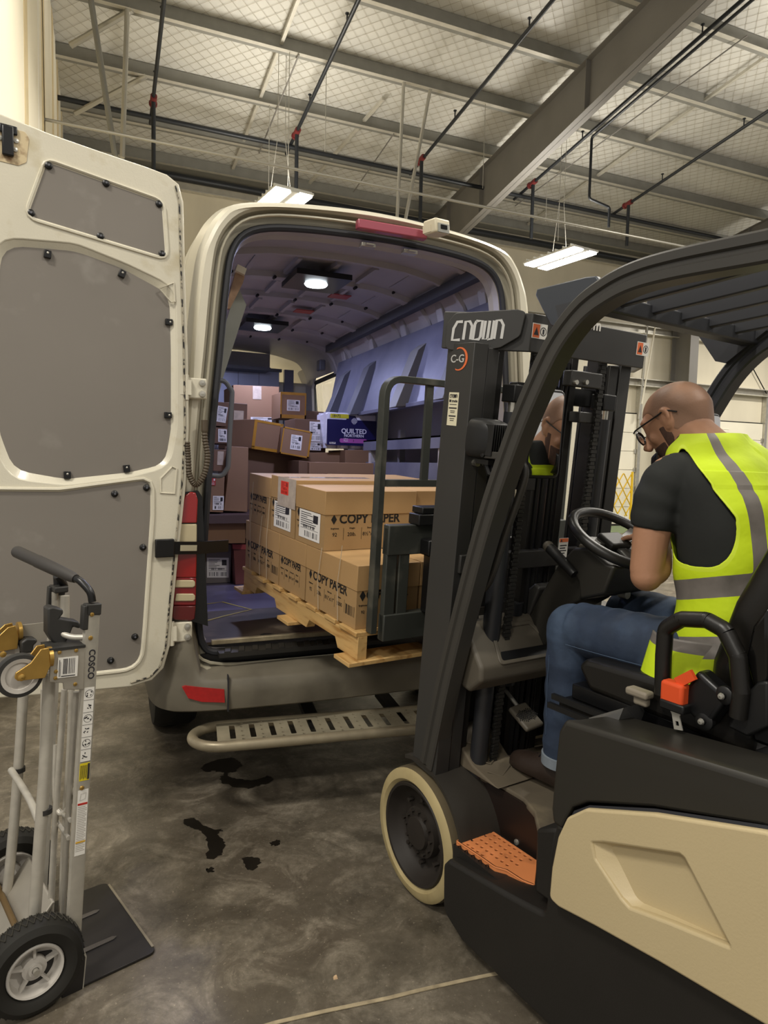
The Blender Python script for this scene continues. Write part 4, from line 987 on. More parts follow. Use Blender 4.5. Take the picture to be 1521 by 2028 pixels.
M = basis(((x0+x1)/2, y-.0015, (z0+z1)/2), (1, 0, 0), (0, 0, 1))
b = MB(M); plate(b, fillet([(-W*.49, -Hh*.42), (W*.49, -Hh*.42), (W*.49, Hh*.30), (W*.1, Hh*.30), (W*.06, Hh*.42), (-W*.08, Hh*.42), (-W*.12, Hh*.30), (-W*.49, Hh*.30)], .008, 3, True), [], M, .001); b.M = I4
b2 = MB(); plate(b2, fillet([(-W*.49, -Hh*.42), (W*.49, -Hh*.42), (W*.49, Hh*.30), (W*.1, Hh*.30), (W*.06, Hh*.42), (-W*.08, Hh*.42), (-W*.12, Hh*.30), (-W*.49, Hh*.30)], .008, 3, True), [], M, .001)
b2.build('navy_panel', m_navy, tp_)
m_tw = mat('white_print', '#e6e4ee', .5)
M1 = M @ T(0, 0, .0008)
text('QUILTED', Hh*.185, M1 @ T(W*.04, -Hh*.02, 0), m_tw, tp_, bold=.02, align='CENTER'); text('NORTHERN', Hh*.11, M1 @ T(W*.04, -Hh*.145, 0), m_tw, tp_, bold=.015, align='CENTER')
b = MB(); plate(b, rrect(-W*.24, W*.30, -Hh*.345, -Hh*.225, Hh*.05), [], M1, .0006); b.build('pink_band', mat('pink_print', '#b05aa8', .5), tp_)
text('Ultra\nPlush', Hh*.062, M1 @ T(-W*.12, -Hh*.26, .0005), m_tw, tp_, align='CENTER'); text('3', Hh*.085, M1 @ T(W*.03, -Hh*.285, .0005), m_ink, tp_, align='CENTER')
b = MB(); plate(b, rrect(-W*.43, -W*.07, Hh*.335, Hh*.45, .004), [], M1, .0006); b.build('yellow_flash', mat('yellow_flash', '#c9c02c', .5), tp_)
text('18=72', Hh*.10, M1 @ T(-W*.4, Hh*.39, .0005), m_ink, tp_, bold=.02)
b = MB(M1 @ T(W*.04, Hh*.27, 0))
for sx in (-1, 1):
    for sy in (-1, 1):
        for k in range(1, 4):
            r = Hh*.026*k; b.box(-.0013, .0013, -r*.7, r*.7, 0, .0006, T(sx*r*.62, sy*r*.62, 0) @ Matrix.Rotation(sx*sy*pi/4, 4, 'Z'))
b.build('flower_emblem', m_tw, tp_)
sticker(tp_, M1 @ T(-W*.38, -Hh*.36, 0), W*.12, Hh*.05, 30, 'bar_code')
b = MB(); b.box(x0+.02, x1-.02, y+.02, y+.24, z0-.01, z0); 
# ================================================================ THE FORKLIFT
m_fk = mat('charcoal_forklift_paint', '#343331', .42, var=(3, .08))
m_fk2 = mat('black_textured_plastic', '#1c1a17', .5, var=(8, .1), bump=(250, .05))
m_pil = mat('guard_grey_paint', '#393733', .42, var=(4, .08))
m_guard = mat('overhead_guard_paint', '#35363a', .45)
m_beige = mat('beige_side_panel', '#c2b18a', .45, var=(1.5, .03), bump=(180, .06))
m_orange = mat('orange_step_plate', '#d98650', .55, var=(10, .06), alt=('#a9673c', 14), mask=(.6, .8))
m_grey = mat('warm_grey_plastic', '#575146', .55, var=(5, .1), bump=(220, .05))
m_mat = mat('dusty_rubber_mat', '#5a5142', .8, var=(9, .2), alt=('#756a55', 7), mask=(.5, .7))
m_tyre = mat('cream_cushion_tyre', '#ab9b70', .7, var=(7, .12), alt=('#8a7748', 6), mask=(.5, .75))
m_tread = mat('dirty_tyre_tread', '#5b503a', .8, var=(10, .2))
m_rim = mat('dusty_black_rim', '#221c16', .65, var=(8, .25))
m_chain = mat('oily_chain', '#3a3936', .35, .5)
m_cyl = mat('dark_cylinder_paint', '#26272a', .4)
m_chrome = mat('bright_bolt', '#c8c4b8', .25, .9)
m_vinyl = mat('black_seat_vinyl', '#171512', .38, bump=(300, .04))
m_white = mat('decal_white', '#e3e0d8', .5)
m_odec = mat('decal_orange', '#e06f3c', .5)
m_green2 = mat('grey_carriage_paint', '#343631', .5, var=(6, .2), alt=('#57554c', 9), mask=(.55, .75))
fk = thing('forklift', 'black and beige sit-down forklift with an overhead guard, carrying the pallet', 'forklift', FM @ T(1.73, 1.0, 0))
def F(): return MB(FM)
def dec(M, w, h, parent=fk):
    """two-field warning decal"""
    o = MB(M); o.box(-w/2, w/2, -h/2, h/2, 0, .001); o.m(1).box(-w*.47, -.001, -h*.44, h*.44, .001, .0014); o.m(2).prism([(-w*.40, -h*.28), (-w*.07, -h*.28), (-w*.235, h*.25)], 'z', .0014, .0018)
    o.lathe([(h*.30, .0011), (h*.24, .0014)], M.inverted() @ (M @ Vector((w*.24, 0, 0))), (0, 0, 1), 18)
    o.box(w*.18, w*.30, -h*.18, h*.16, .0011, .0015)
    return o.build('warning_decal', [m_white, m_odec, m_ink], parent)
# wheels
def fwheel(x, y, s, r=.225, w=.17):
    o = F(); o.lathe([(r*.78, .012), (r*.83, .0), (r*.93, .002), (r*.985, .012)], (x, y, r), (s, 0, 0), 56)
    o.m(1).lathe([(r*.985, .012), (r, .03), (r, w-.02), (r*.97, w), (r*.7, w)], (x, y, r), (s, 0, 0), 56)
    t = o.build('drive_tyre' if y > 1 else 'steer_tyre', [m_tyre, m_tread], fk, sharp=50)
    o = F(); o.lathe([(r*.78, .012), (r*.76, .004), (r*.72, .006), (r*.66, .035), (r*.62, .05), (r*.55, .062), (r*.40, .062), (r*.38, .035), (r*.26, .032), (r*.24, .02), (.001, .018)], (x, y, r), (s, 0, 0), 48); rim = o.build('wheel_rim', m_rim, t, sharp=40)
    for k in range(8):
        a = 2*pi*k/8; o = F(); c = Vector((x+s*.04, y+r*.50*cos(a), r+r*.50*sin(a))); o.cyl(c+Vector((s*.02, 0, 0)), c, .008, 6); o.build('wheel_nut', m_rim, rim)
    for k in range(12):
        a = 2*pi*k/12; c = Vector((x+s*.035, y+r*.32*cos(a), r+r*.32*sin(a))); o = F(); o.cyl(c, c-Vector((s*.012, 0, 0)), .006, 6); o.build('hub_stud', m_rim, rim)
fwheel(1.29, 1.84, 1); fwheel(2.17, 1.84, -1); fwheel(1.36, .12, 1, .2, .15); fwheel(2.10, .12, -1, .2, .15)
# chassis: lower skirt, inner frame, platform
XS = 1.265
o = F(); sk = fillet([(1.625, .24), (1.62, .09), (1.52, .05), (-.35, .05), (-.35, .60), (1.165, .60), (1.19, .34), (1.26, .325), (1.34, .31), (1.60, .27)], [.02, .05, .05, .1, .05, .0, .02, .0, .0, .02], 4, True)
o.prism(sk, 'x', XS, XS+.14); o.prism(sk, 'x', 2.05, 2.19); o.build('lower_skirt', m_fk2, fk, bevel=.012, seg=3)
o = F(); o.box(1.50, 2.06, -.3, 1.78, .12, .33); o.build('frame', m_fk, fk)
o = F(); o.prism([(1.66, .31), (1.66, .45), (1.88, .45), (1.88, .3), (1.2, .3), (1.2, .45), (1.30, .45), (1.36, .44)][0:0] or [(1.90, .25), (1.90, .45), (1.20, .45), (1.20, .25)], 'x', 1.47, 1.50); o.build('step_riser', mat('dark_brown_riser', '#1d130e', .45), fk)
q = [LX(1023+0, 1668, 1.465)]
c = LX(1023, 1668, 1.469); o = F(); o.lathe([(.010, 0), (.009, .004), (.001, .006)], (1.47, c.y, c.z), (-1, 0, 0), 12); o.build('riser_bolt', m_steel, fk)
# platform floor mat with its curved near edge
Zp = .462
e1 = [LZ(*a, Zp) for a in [(878, 1468), (905, 1497), (950, 1530), (1000, 1556), (1040, 1580), (1062, 1606), (1070, 1640)]]
pts = [(v.x, v.y) for v in e1]+[(1.44, 1.16), (2.1, 1.16), (2.1, 1.80), (1.52, 1.84)]
o = F(); plate(o, fillet(pts, .02, 3, True), [], FM @ T(0, 0, Zp-.012), .024, .006); o2 = MB(); o2.v, o2.f, o2.mi = [FM.inverted() @ FM.inverted() @ v for v in o.v], o.f, o.mi
pm = MB(); plate(pm, fillet(pts, .02, 3, True), [], FM @ T(0, 0, Zp-.012), .024, .006); pm.build('floor_mat', m_mat, fk)
o = F(); o.prism([(1.57, .468), (1.70, .497), (1.83, .585), (1.838, .585), (1.838, .468)], 'x', 1.435, 1.60); fr_ = o.build('foot_rest', m_mat, fk, bevel=.008, seg=3)
for k in range(3):
    y = 1.65+.06*k; z = (.497+(y-1.70)*.677 if y > 1.7 else .468+(y-1.57)*.223)+.003; o = F(); o.tube([(1.46, y, z), (1.50, y-.03, z-.012), (1.56, y, z)], .003, 5); o.build('foot_rest_rib', m_mat, fr_)
# wheel arch fender
o = F(); rr0 = .252
ring_o = []
for k in range(15):
    a = radians(72+k*(112/14)); ring_o.append((1.84-rr0*cos(a)*-1*-1 if False else 1.84+rr0*cos(a), .225+rr0*sin(a)))
o.loft([[Vector((x, y, z)) for y, z in ring_o]+[Vector((x, 1.84+(y-1.84)*1.05, .225+(z-.225)*1.05)) for y, z in ring_o[::-1]] for x in (1.31, 1.47)]); o.build('wheel_fender', mat('dusty_fender', '#2c2822', .6, var=(6, .2)), fk, sharp=40)
# side column and hood
o = F(); q = [LX(*a, 1.29) for a in [(1064, 1640), (1108, 1640), (1100, 1690), (1096, 1790), (1060, 1765), (1062, 1700)]]; o.prism([(v.y, v.z) for v in q], 'x', 1.285, 1.50); o.build('step_pillar', m_fk2, fk, bevel=.01)
hp = [LX(*a, 1.275) for a in [(1124, 1424), (1112, 1445), (1104, 1520), (1097, 1600), (1100, 1628), (1118, 1640), (1140, 1598), (1170, 1588), (1300, 1596), (1521, 1632)]]
hp = [(v.y, v.z) for v in hp]; tl = LX(1521, 1541, 1.275); top = [(tl.y, tl.z)]
zt0 = hp[0][1]; sl = (tl.z-zt0)/(tl.y-hp[0][0]); ys_, zs_ = hp[-1]
prof = hp+[(-.35, zs_+.12), (-.35, zt0+sl*(-.35-hp[0][0])-.02), (tl.y, tl.z)]
def hood_ring(x, sc): 
    cy, cz = .85, .72; return [Vector((x, cy+(y-cy)*sc, cz+(z-cz)*(1-(1-sc)*2.2))) for y, z in prof]
o = F(); o.loft([hood_ring(1.46, .955), hood_ring(1.31, .985), hood_ring(1.275, 1.0), hood_ring(1.262, .99), hood_ring(1.262, .90)][0:4]); o.prism([(1.13, .58), (1.16, .82), (-.3, .86), (-.3, .58)], 'x', 1.40, 2.10); o.build('hood_cover', mat('soft_black_cover', '#2a2823', .42, var=(2, .06)), fk, bevel=.01, seg=3, sharp=50)
o = F(); bp_ = [LX(*a, 1.262) for a in [(1124, 1645), (1143, 1610), (1172, 1600), (1300, 1607), (1521, 1641)]]; o.tube([(1.258, v.y, v.z) for v in bp_]+[(1.258, -.3, bp_[-1].z+.06)], .007, 8); o.build('hood_gasket', m_seal, fk)
bp2 = [LX(*a, 1.236) for a in [(1095, 1776), (1100, 1720), (1112, 1660), (1130, 1622), (1165, 1606), (1300, 1616), (1521, 1652)]]
low = [LX(*a, 1.236) for a in [(1521, 2022), (1310, 1898), (1180, 1826), (1110, 1790)]]
dl = (low[0]-low[1]); ext_ = low[0]+dl*1.5
pp = [(v.y, v.z) for v in bp2]+[(-.32, bp2[-1].z+.07), (-.32, ext_.z)]+[(ext_.y, ext_.z)]+[(v.y, v.z) for v in low]
pp = fillet(pp, [.01, .02, .03, .03, .03, .1, 0, .05, .05, 0, 0, .1, .1, .02], 4, True)
def unM(M): return M
BM = FM @ Matrix(((0, 0, -1, 1.244), (1, 0, 0, 0), (0, 1, 0, 0), (0, 0, 0, 1)))      # x->y, y->z, z-> outward (-x)
rec_o = [(v.y, v.z) for v in [LX(*a, 1.236) for a in [(1172, 1662), (1200, 1662), (1350, 1684), (1362, 1694), (1455, 1872), (1452, 1880), (1330, 1830), (1250, 1800), (1232, 1780), (1180, 1700)]]]
rec_i = [(v.y, v.z) for v in [LX(*a, 1.248) for a in [(1204, 1678), (1220, 1676), (1345, 1693), (1354, 1700), (1440, 1858), (1436, 1864), (1335, 1818), (1268, 1790), (1255, 1778), (1222, 1710)]]]
ro, ri = fillet(rec_o, .01, 3, True), fillet(rec_i, .008, 3, True)
o = MB(); plate(o, pp, [ro], BM @ T(0, 0, .006), .02, .006)
ro2, ri2 = resample(ro, 80), resample(ri, 80)
o.loft([[BM @ Vector((p[0], p[1], .014)) for p in ro2], [BM @ Vector((p[0], p[1], -.012)) for p in ri2]], cap=False); o.add([BM @ Vector((p[0], p[1], -.012)) for p in ri2], [tuple(range(80))])
o.build('side_panel', m_beige, fk, sharp=50)
# orange step
stp = [(v.x, v.y) for v in [LZ(*a, .315) for a in [(904, 1664), (970, 1642), (1063, 1704), (1058, 1752), (1034, 1742), (1003, 1722), (980, 1716), (955, 1698)]]]
stp = fillet(stp, [.006, .004, .004, .004, .03, .03, .03, .03], 4, True)
hl = []
S0 = Vector(stp[0]); a_ = LZ(904, 1664, .315); b_ = LZ(970, 1642, .315); c_ = LZ(1063, 1704, .315)
for i in range(5):
    for j in range(9):
        u = .12+.20*i; v = .07+.108*j+(.05 if i % 2 else 0)
        p = a_+(b_-a_)*u+(c_-b_)*v
        if v > .97 or (u < .2 and v > .55) or (u < .35 and v > .9): continue
        hl.append(circ(p.x, p.y, .0068, 10)[::-1])
o = MB(); plate(o, stp, hl, FM @ T(0, 0, .312), .006, .0015)
e = [Vector((p.x, p.y, .315)) for p in [LZ(*a, .315) for a in [(904, 1664), (955, 1698), (980, 1716), (1003, 1722), (1034, 1742), (1058, 1752)]]]
o.M = FM; o.loft([[v+Vector((0, 0, -.045)), v+Vector((.003, 0, -.045)), v+Vector((.003, 0, 0)), v] for v in [x+Vector((-.0, 0, 0)) for x in e]])
o.build('step_plate', m_orange, fk, sharp=50)
o = F(); v0, v1 = e[0]+Vector((-.004, 0, -.012)), e[2]+Vector((-.004, 0, -.012))
for k in range(5):
    p = v0.lerp(v1, .12+.18*k); o.tube([p+Vector((0, .008, -.012)), p+Vector((0, .007, 0)), p+Vector((0, -.004, .006)), p+Vector((0, -.010, -.004))], .0018, 6)
o.build('step_grip_slots', m_black, fk)
o = F(); o.box(1.30, 1.47, 1.32, 1.62, .22, .30); o.build('step_well', m_fk2, fk)
# cowl / dash
o = F(); pr_ = fillet([(1.80, .80), (1.80, .975), (1.73, 1.0), (1.69, .985), (1.60, .865), (1.60, .82), (1.66, .77)], [.0, .02, .03, .02, .03, .02, .02], 4, True)
o.prism(pr_, 'x', 1.375, 2.10); o.build('dash_cowl', m_grey, fk, bevel=.012, seg=3)
dcm = FM @ basis((1.375, 1.625, .898), (1, 0, 0), (0, .6, .8))
o = MB(); plate(o, fillet([(.08, -.04), (.36, -.04), (.28, .09), (.10, .09)], .015, 4, True), [fillet([(.09, -.032), (.345, -.032), (.273, .082), (.108, .082)], .012, 4, True)[::-1]], dcm @ T(0, 0, -.001), .012, .003); o.build('dash_tray_rim', m_grey, fk)
o = MB(dcm); o.add([(.09, -.032, .0045), (.345, -.032, .0045), (.33, .0, .0045), (.10, .0, .0045)], [(0, 1, 2, 3)]); o.build('dash_tray_slot', m_black, fk)
o = F(); o.box(1.40, 2.08, 1.84, 1.86, .46, .85); o.build('front_wall', m_fk2, fk)
for a in ((911, 1381), (963, 1377)):
    p = LY(*a, 1.838); o = F(); o.lathe([(.008, 0), (.006, .006), (.001, .007)], (p.x, 1.84, p.z), (0, -1, 0), 10); o.build('wall_bolt', m_chrome, fk)
pc = LX(1035, 1418, 1.60); PMx = FM @ T(1.62, pc.y, pc.z) @ Matrix.Rotation(.55, 4, 'X') @ Matrix.Rotation(.1, 4, 'Z')
o = MB(PMx); o.box(-.042, .042, -.05, .05, -.02, .0); pd = o.build('brake_pedal', m_grey, fk, bevel=.008, seg=3)
o = MB(PMx)
for k in range(-4, 5):
    for s in (-1, 1): o.box(-.0012, .0012, -.03+abs(k)*.004, .03-abs(k)*.004, .0, .0016, T(k*.009, 0, 0) @ Matrix.Rotation(s*.6, 4, 'Z'))
o.build('pedal_tread', m_black, pd)
o = F(); o.tube([(1.62, pc.y+.02, pc.z), (1.62, 1.83, pc.z+.10)], .007, 6); o.build('pedal_arm', m_steel, fk)
o = F(); o.box(1.80, 1.88, 1.62, 1.70, .52, .58); o.build('accelerator_pedal', m_black, fk, bevel=.006)
# steering column and wheel
def side(pts, x, x0, x1, name, m, bev=.008, par=fk): q = [LX(*a, x) for a in pts]; b = F(); b.prism([(v.y, v.z) for v in q], 'x', x0, x1); return b.build(name, m, par, bevel=bev, seg=3)
side([(1035, 1215), (1050, 1165), (1063, 1154), (1072, 1165), (1060, 1195), (1046, 1235)], 1.68, 1.67, 1.80, 'column_boot', m_fk)
side([(1044, 1228), (1108, 1118), (1160, 1102), (1178, 1130), (1152, 1190), (1112, 1212), (1080, 1285), (1062, 1280), (1040, 1250)], 1.68, 1.67, 1.82, 'steering_column', mat('column_plastic', '#272520', .45), .01)
side([(1118, 1108), (1140, 1084), (1172, 1085), (1205, 1115), (1222, 1122), (1200, 1178), (1152, 1188), (1148, 1150)], 1.66, 1.65, 1.86, 'column_head', mat('column_plastic', '#272520', .45), .01)
a, b = LX(1086, 1082, 1.64), LX(1138, 1138, 1.64); o = F(); o.tube([a, a.lerp(b, .08), a.lerp(b, .55), b], [.014, .018, .017, .014], 14); lv_ = o.build('direction_lever', m_blk, fk)
o = F(); o.ball(a, .0185, 14); o.build('lever_grip_end', m_grey, lv_)
p = LX(1168, 1082, 1.70); o = F(); o.cbox(p, (.06, .04, .012)); o.build('column_latch', mat('grey_latch', '#7d7465', .5), fk, bevel=.004)
p = LX(1228, 1175, 1.80); o = F(); o.cyl(p, p+Vector((.0, -.03, 0)), .014, 12); o.build('ignition_knob', m_steel, fk)
WC = Vector((1.768, 1.42, 1.285)); wn = Vector((0.0, -.50, .865)).normalized(); we = Vector((1, 0, 0)); wf = wn.cross(we)
o = F(); R_ = .148; o.tube([WC+(we*cos(2*pi*k/48)+wf*sin(2*pi*k/48))*R_ for k in range(48)], .0165, 12, closed=True); sw = o.build('steering_wheel', mat('wheel_rubber', '#1f1e1c', .38), fk)
for a in (pi*.92, pi*.08, -pi/2):
    o = F(); d = we*cos(a)+wf*sin(a); o.sweep([(-.02, -.005), (.02, -.005), (.02, .005), (-.02, .005)], [WC-wn*.02+d*.03, WC-wn*.025+d*.09, WC+d*(R_-.005)], wn); o.build('wheel_spoke', mat('spoke_grey', '#4a4946', .4), sw, bevel=.002)
o = F(); hm = basis(WC-wn*.0, we, wf, wn); o.M = FM @ hm; o.box(-.052, .045, -.036, .036, -.026, .0); hb = o.build('horn_pad', m_fk2, sw, bevel=.009, seg=3)
o = F(); o.tube([WC-wn*.03, WC-wn*.11], [.03, .04], 16); o.build('wheel_boss', m_blk, sw)
# seat
o = F(); sc_ = fillet([(1.315, .935), (1.29, .962), (1.0, .972), (.80, .96), (.80, .86), (1.0, .87), (1.27, .875)], [.02, .03, .1, .03, .03, 0, .03], 4, True); o.prism(sc_, 'x', 1.49, 2.0); o.build('seat_cushion', m_vinyl, fk, bevel=.03, seg=4)
bk = [LX(*a, 1.50) for a in [(1418, 1262), (1440, 1190), (1480, 1120), (1521, 1070)]]
rg = []
for i, (y, z, hw, dp) in enumerate([(.86, .93, .22, .06), (.83, 1.05, .25, .07), (.775, 1.2, .26, .075), (.70, 1.38, .24, .07), (.65, 1.5, .20, .06), (.63, 1.56, .15, .04)]):
    rg.append([Vector((1.75+hw*math.copysign(abs(cos(t))**.55, cos(t)), y+.045+dp*math.copysign(abs(sin(t))**.6, sin(t)), z)) for t in [2*pi*k/28 for k in range(28)]])
o = F(); o.loft(rg); o.build('seat_back', m_vinyl, fk, sharp=60)
o = F(); o.prism([(.80, .9), (.84, 1.02), (.78, 1.2), (.70, 1.38), (.62, 1.5), (.55, 1.5), (.58, 1.3), (.62, 1.1), (.66, .9)], 'x', 1.485, 1.52); o.build('seat_back_shell', m_black, fk, bevel=.01)
q = [LX(*a, 1.455) for a in [(1312, 1375), (1314, 1300), (1318, 1245), (1350, 1226), (1400, 1228), (1436, 1248), (1462, 1300), (1468, 1370), (1462, 1420)]]
q = spline(fillet(q, .03), 3); o = F(); o.tube([Vector((1.455, v.y, v.z)) for v in q], .0195, 14); o.build('hip_restraint', m_vinyl, fk)
p = LX(1334, 1374, 1.43); o = F(); o.box(1.415, 1.45, p.y-.032, p.y+.028, p.z-.033, p.z+.03); bl = o.build('belt_webbing', mat('orange_webbing', '#e0501e', .7), fk, bevel=.008, seg=3)
a, b = LX(1342, 1352, 1.43), LX(1374, 1336, 1.43); o = F(); o.sweep([(-.012, -.005), (.012, -.005), (.012, .005), (-.012, .005)], [a, a.lerp(b, .6), b], (1, 0, 0)); o.build('belt_tail', mat('orange_webbing', '#e0501e', .7), bl)
a = LX(1338, 1400, 1.425); o = F(); TM = FM @ Matrix(((0, 0, -1, 1.425), (1, 0, 0, a.y), (0, 1, 0, a.z), (0, 0, 0, 1)))
plate(o, [(.012, 0.005), (-.014, .005), (-.014, -.01), (-.008, -.02), (-.012, -.042), (.006, -.046), (.01, -.02), (.013, -.008)], [[(-.006, -.028), (-.006, -.036), (.002, -.037), (.003, -.029)]], TM, .003); o2 = MB(); plate(o2, [(.016, 0.005), (-.016, .005), (-.016, -.01), (-.012, -.02), (-.022, -.05), (-.0, -.054), (.008, -.02), (.016, -.008)], [[(-.010, -.032), (-.013, -.042), (-.004, -.044), (-.002, -.033)]], TM, .003); o2.build('belt_tongue', mat('bright_tongue', '#d8d4c8', .3, .6), bl)
o = F(); p = LX(1337, 1396, 1.43); o.box(1.41, 1.455, p.y-.035, p.y+.03, p.z-.012, p.z+.010); o.build('belt_guide', m_blk, bl, bevel=.004)
p = LX(1262, 1374, 1.45); o = F(); o.box(1.44, 1.475, p.y-.034, p.y+.032, p.z-.008, p.z+.012); o.box(1.45, 1.47, p.y-.028, p.y+.014, p.z-.03, p.z); o.build('adjuster_knob', mat('grey_knob', '#8a8171', .55), fk, bevel=.007, seg=3)
o = F(); p = LX(1400, 1382, 1.46); KM = FM @ T(1.46, p.y, p.z) @ Matrix.Rotation(.5, 4, 'X'); o.M = KM; o.box(-.02, .03, -.045, .045, -.055, .05); o.build('belt_retractor', m_black, fk, bevel=.012, seg=3)
for a, r in (((1432, 1378), .021), ((1392, 1428), .022)):
    p = LX(*a, 1.44); o = F(); o.lathe([(r, 0), (r, .012), (r*.8, .015), (r*.4, .016), (r*.38, .022), (.001, .023)], (1.455, p.y, p.z), (-1, 0, 0), 24); o.build('seat_pivot', m_blk, fk)
    o = F(); o.lathe([(.008, 0), (.006, .005), (.001, .006)], (1.433, p.y, p.z), (-1, 0, 0), 10); o.build('pivot_bolt', m_steel, fk)
o = F(); o.box(1.47, 2.03, .60, 1.36, .80, .83); o.box(1.50, 2.0, .64, 1.34, .83, .875); o.build('seat_base', m_black, fk, bevel=.005)
for s_, z in ((1.455, .835), (1.44, .812)):
    o = F(); o.bar((s_, 1.37, z), (s_, .5, z+.01), .012, .016); o.build('seat_rail', m_blk, fk)
side([(1440, 1440), (1470, 1380), (1500, 1350), (1521, 1350), (1521, 1440), (1480, 1460)], 1.46, 1.46, 1.49, 'seat_bracket', m_blk, .006)
side([(1475, 1300), (1490, 1240), (1521, 1200), (1521, 1340), (1500, 1400), (1490, 1360)], 1.47, 1.47, 1.50, 'seat_shell_side', mat('glossy_black', '#0c0b0a', .12), .008)
a = [LX(*p, 1.40) for p in [(1165, 1422), (1235, 1402), (1220, 1440)]]; o = F(); o.add([(1.40, v.y, v.z) for v in a]+[(1.50, v.y, v.z) for v in a], [(0, 1, 2), (3, 5, 4), (0, 3, 4, 1), (1, 4, 5, 2), (2, 5, 3, 0)]); o.build('hood_edge_plate', mat('polished_plate', '#9a9a98', .2, .7), fk)

# overhead guard
def inplane(pts, x): return [Vector((x, v.y, v.z)) for v in [LX(*a, x) for a in pts]]
gp = inplane([(855, 1512), (893, 1330), (962, 1062), (1022, 880), (1072, 758), (1112, 678), (1158, 618), (1207, 580), (1264, 551), (1350, 527), (1521, 494)], 1.335)
gp = spline(gp, 6); d = (gp[-1]-gp[-8]).normalized(); gp.append(gp[-1]+d*1.1)
prof = [(-.036, -.03), (-.030, -.036), (.030, -.036), (.036, -.03), (.036, .030), (.030, .036), (.010, .036), (.005, .028), (-.005, .028), (-.010, .036), (-.030, .036), (-.036, .03), (-.036, .008), (-.028, .003), (-.028, -.006), (-.036, -.011)]
o = MB(FM); o.sweep([(a*.92, b*.84) for a, b in prof], gp, (-1, 0, 0)); o.build('guard_pillar', m_pil, fk, sharp=28)
gp2 = [v+Vector((.80, 0, 0)) for v in gp]; o = MB(FM); o.sweep([(a*.85, b*.85) for a, b in prof], gp2, (-1, 0, 0)); o.build('guard_pillar', m_guard, fk, sharp=28)
o = F(); o.bar((1.36, 1.20, 1.925), (2.14, 1.22, 1.925), .05, .045); o.build('guard_crossbar', m_guard, fk, bevel=.006)
for k in range(5):
    x = 1.445+.135*k; o = F(); o.bar((x, 1.20, 1.945), (x, -.3, 1.99), .022, .05); o.build('guard_slat', m_guard, fk, bevel=.004)
for x in (1.335,):
    o = F(); o.prism([(1.46, 1.80), (1.22, 1.93), (1.10, 1.95), (1.30, 1.70), (1.36, 1.68)] if x > 2 else [(1.30, 1.93), (1.20, 1.93), (1.27, 1.85)], 'x', x-.005, x+.005); o.build('guard_gusset', m_guard, fk)
gs = [LX(*a, 2.10) for a in [(1388, 668), (1521, 632), (1521, 655), (1440, 720), (1420, 716)]]
o = F(); o.prism([(v.y, v.z) for v in gs], 'x', 2.09, 2.105); o.build('guard_gusset', m_guard, fk)
# front gusset plate seen left of the guard top
gq = [LX(*a, 1.50) for a in [(1060, 585), (1063, 572), (1160, 548), (1180, 546), (1190, 560), (1150, 610), (1105, 650), (1090, 645)]]
o = F(); o.prism([(v.y, v.z) for v in gq], 'x', 1.50, 1.52); o.build('guard_front_plate', mat('blue_grey_paint', '#3c4047', .45), fk, bevel=.004)
# grab handle on the pillar
q = inplane([(1010, 898), (1030, 912), (1040, 940), (1022, 1000), (1000, 1060), (978, 1130), (962, 1162), (942, 1174), (926, 1168)], 1.40)
o = F(); o.tube(spline(q, 5), .0115, 12); o.build('entry_grab_handle', m_pil, fk)
# work lamp
LMx = FM @ T(1.355, 1.575, 1.585) @ Matrix.Rotation(.12, 4, 'X')
o = MB(LMx); rg = []
for y, s_ in ((.045, 1.0), (.0, 1.0), (-.035, .9), (-.05, .75)): rg.append([Vector((.055*s_*math.copysign(abs(cos(t))**.5, cos(t)), y, .062*s_*math.copysign(abs(sin(t))**.5, sin(t)))) for t in [2*pi*k/24 for k in range(24)]])
o.loft(rg); wl_ = o.build('work_lamp', m_blk, fk, sharp=50)
o = MB(LMx)
for k in range(-5, 6): o.box(k*.0085-.0018, k*.0085+.0018, -.066, -.03, -.045, .048)
o.build('cooling_fins', m_blk, wl_, bevel=.001)
o = MB(LMx); o.box(-.02, .02, -.03, .03, -.075, -.06); o.tube([(0, 0, -.07), (.0, -.02, -.10), (.03, -.05, -.11)], .012, 8); o.build('lamp_bracket', m_blk, wl_)
a, b = inplane([(950, 900), (1005, 905)], 1.30); o = F(); o.bar(a+Vector((.02, 0, 0)), b+Vector((.02, 0, 0)), .012, .022); o.build('lamp_arm', m_pil, fk, bevel=.003)
for p in (a, b): o = F(); o.lathe([(.009, 0), (.008, .004), (.001, .005)], p+Vector((.013, 0, 0)), (-1, 0, 0), 12); o.build('arm_bolt', m_blk, fk)
# mirrors
def mirror(pts, y, nm, rot=0):
    v = [LY(*a, y) for a in pts]; c = sum(v, Vector())/4; W = ((v[1]-v[0]).length+(v[2]-v[3]).length)/2; Hh = ((v[3]-v[0]).length+(v[2]-v[1]).length)/2
    up_ = ((v[0]-v[3])+(v[1]-v[2])).normalized(); ex = Vector((cos(rot), sin(rot), 0)); ez = ex.cross(up_).normalized(); M = FM @ basis(c, ez.cross(up_)*-1 if False else ex, up_, ez)
    b = MB(); plate(b, rrect(-W/2, W/2, -Hh/2, Hh/2, .018, 6), [], M @ T(0, 0, -.012), .02, .006); o = b.build(nm, m_blk, fk)
    b = MB(); plate(b, rrect(-W/2+.004, W/2-.004, -Hh/2+.004, Hh/2-.004, .016, 6), [], M, .002); b.build('mirror_glass', mat('mirror_glass', '#e8e8e8', .03, 1.0), o); return c
c = mirror([(1063, 772), (1113, 776), (1108, 946), (1038, 941)], 1.46, 'left_mirror', -.06)
o = F(); o.tube(spline([(1.35, 1.56, 1.55), (1.38, 1.52, 1.57), (c.x-.03, 1.475, 1.585)], 6), .005, 8); o.build('mirror_arm', m_blk, fk)
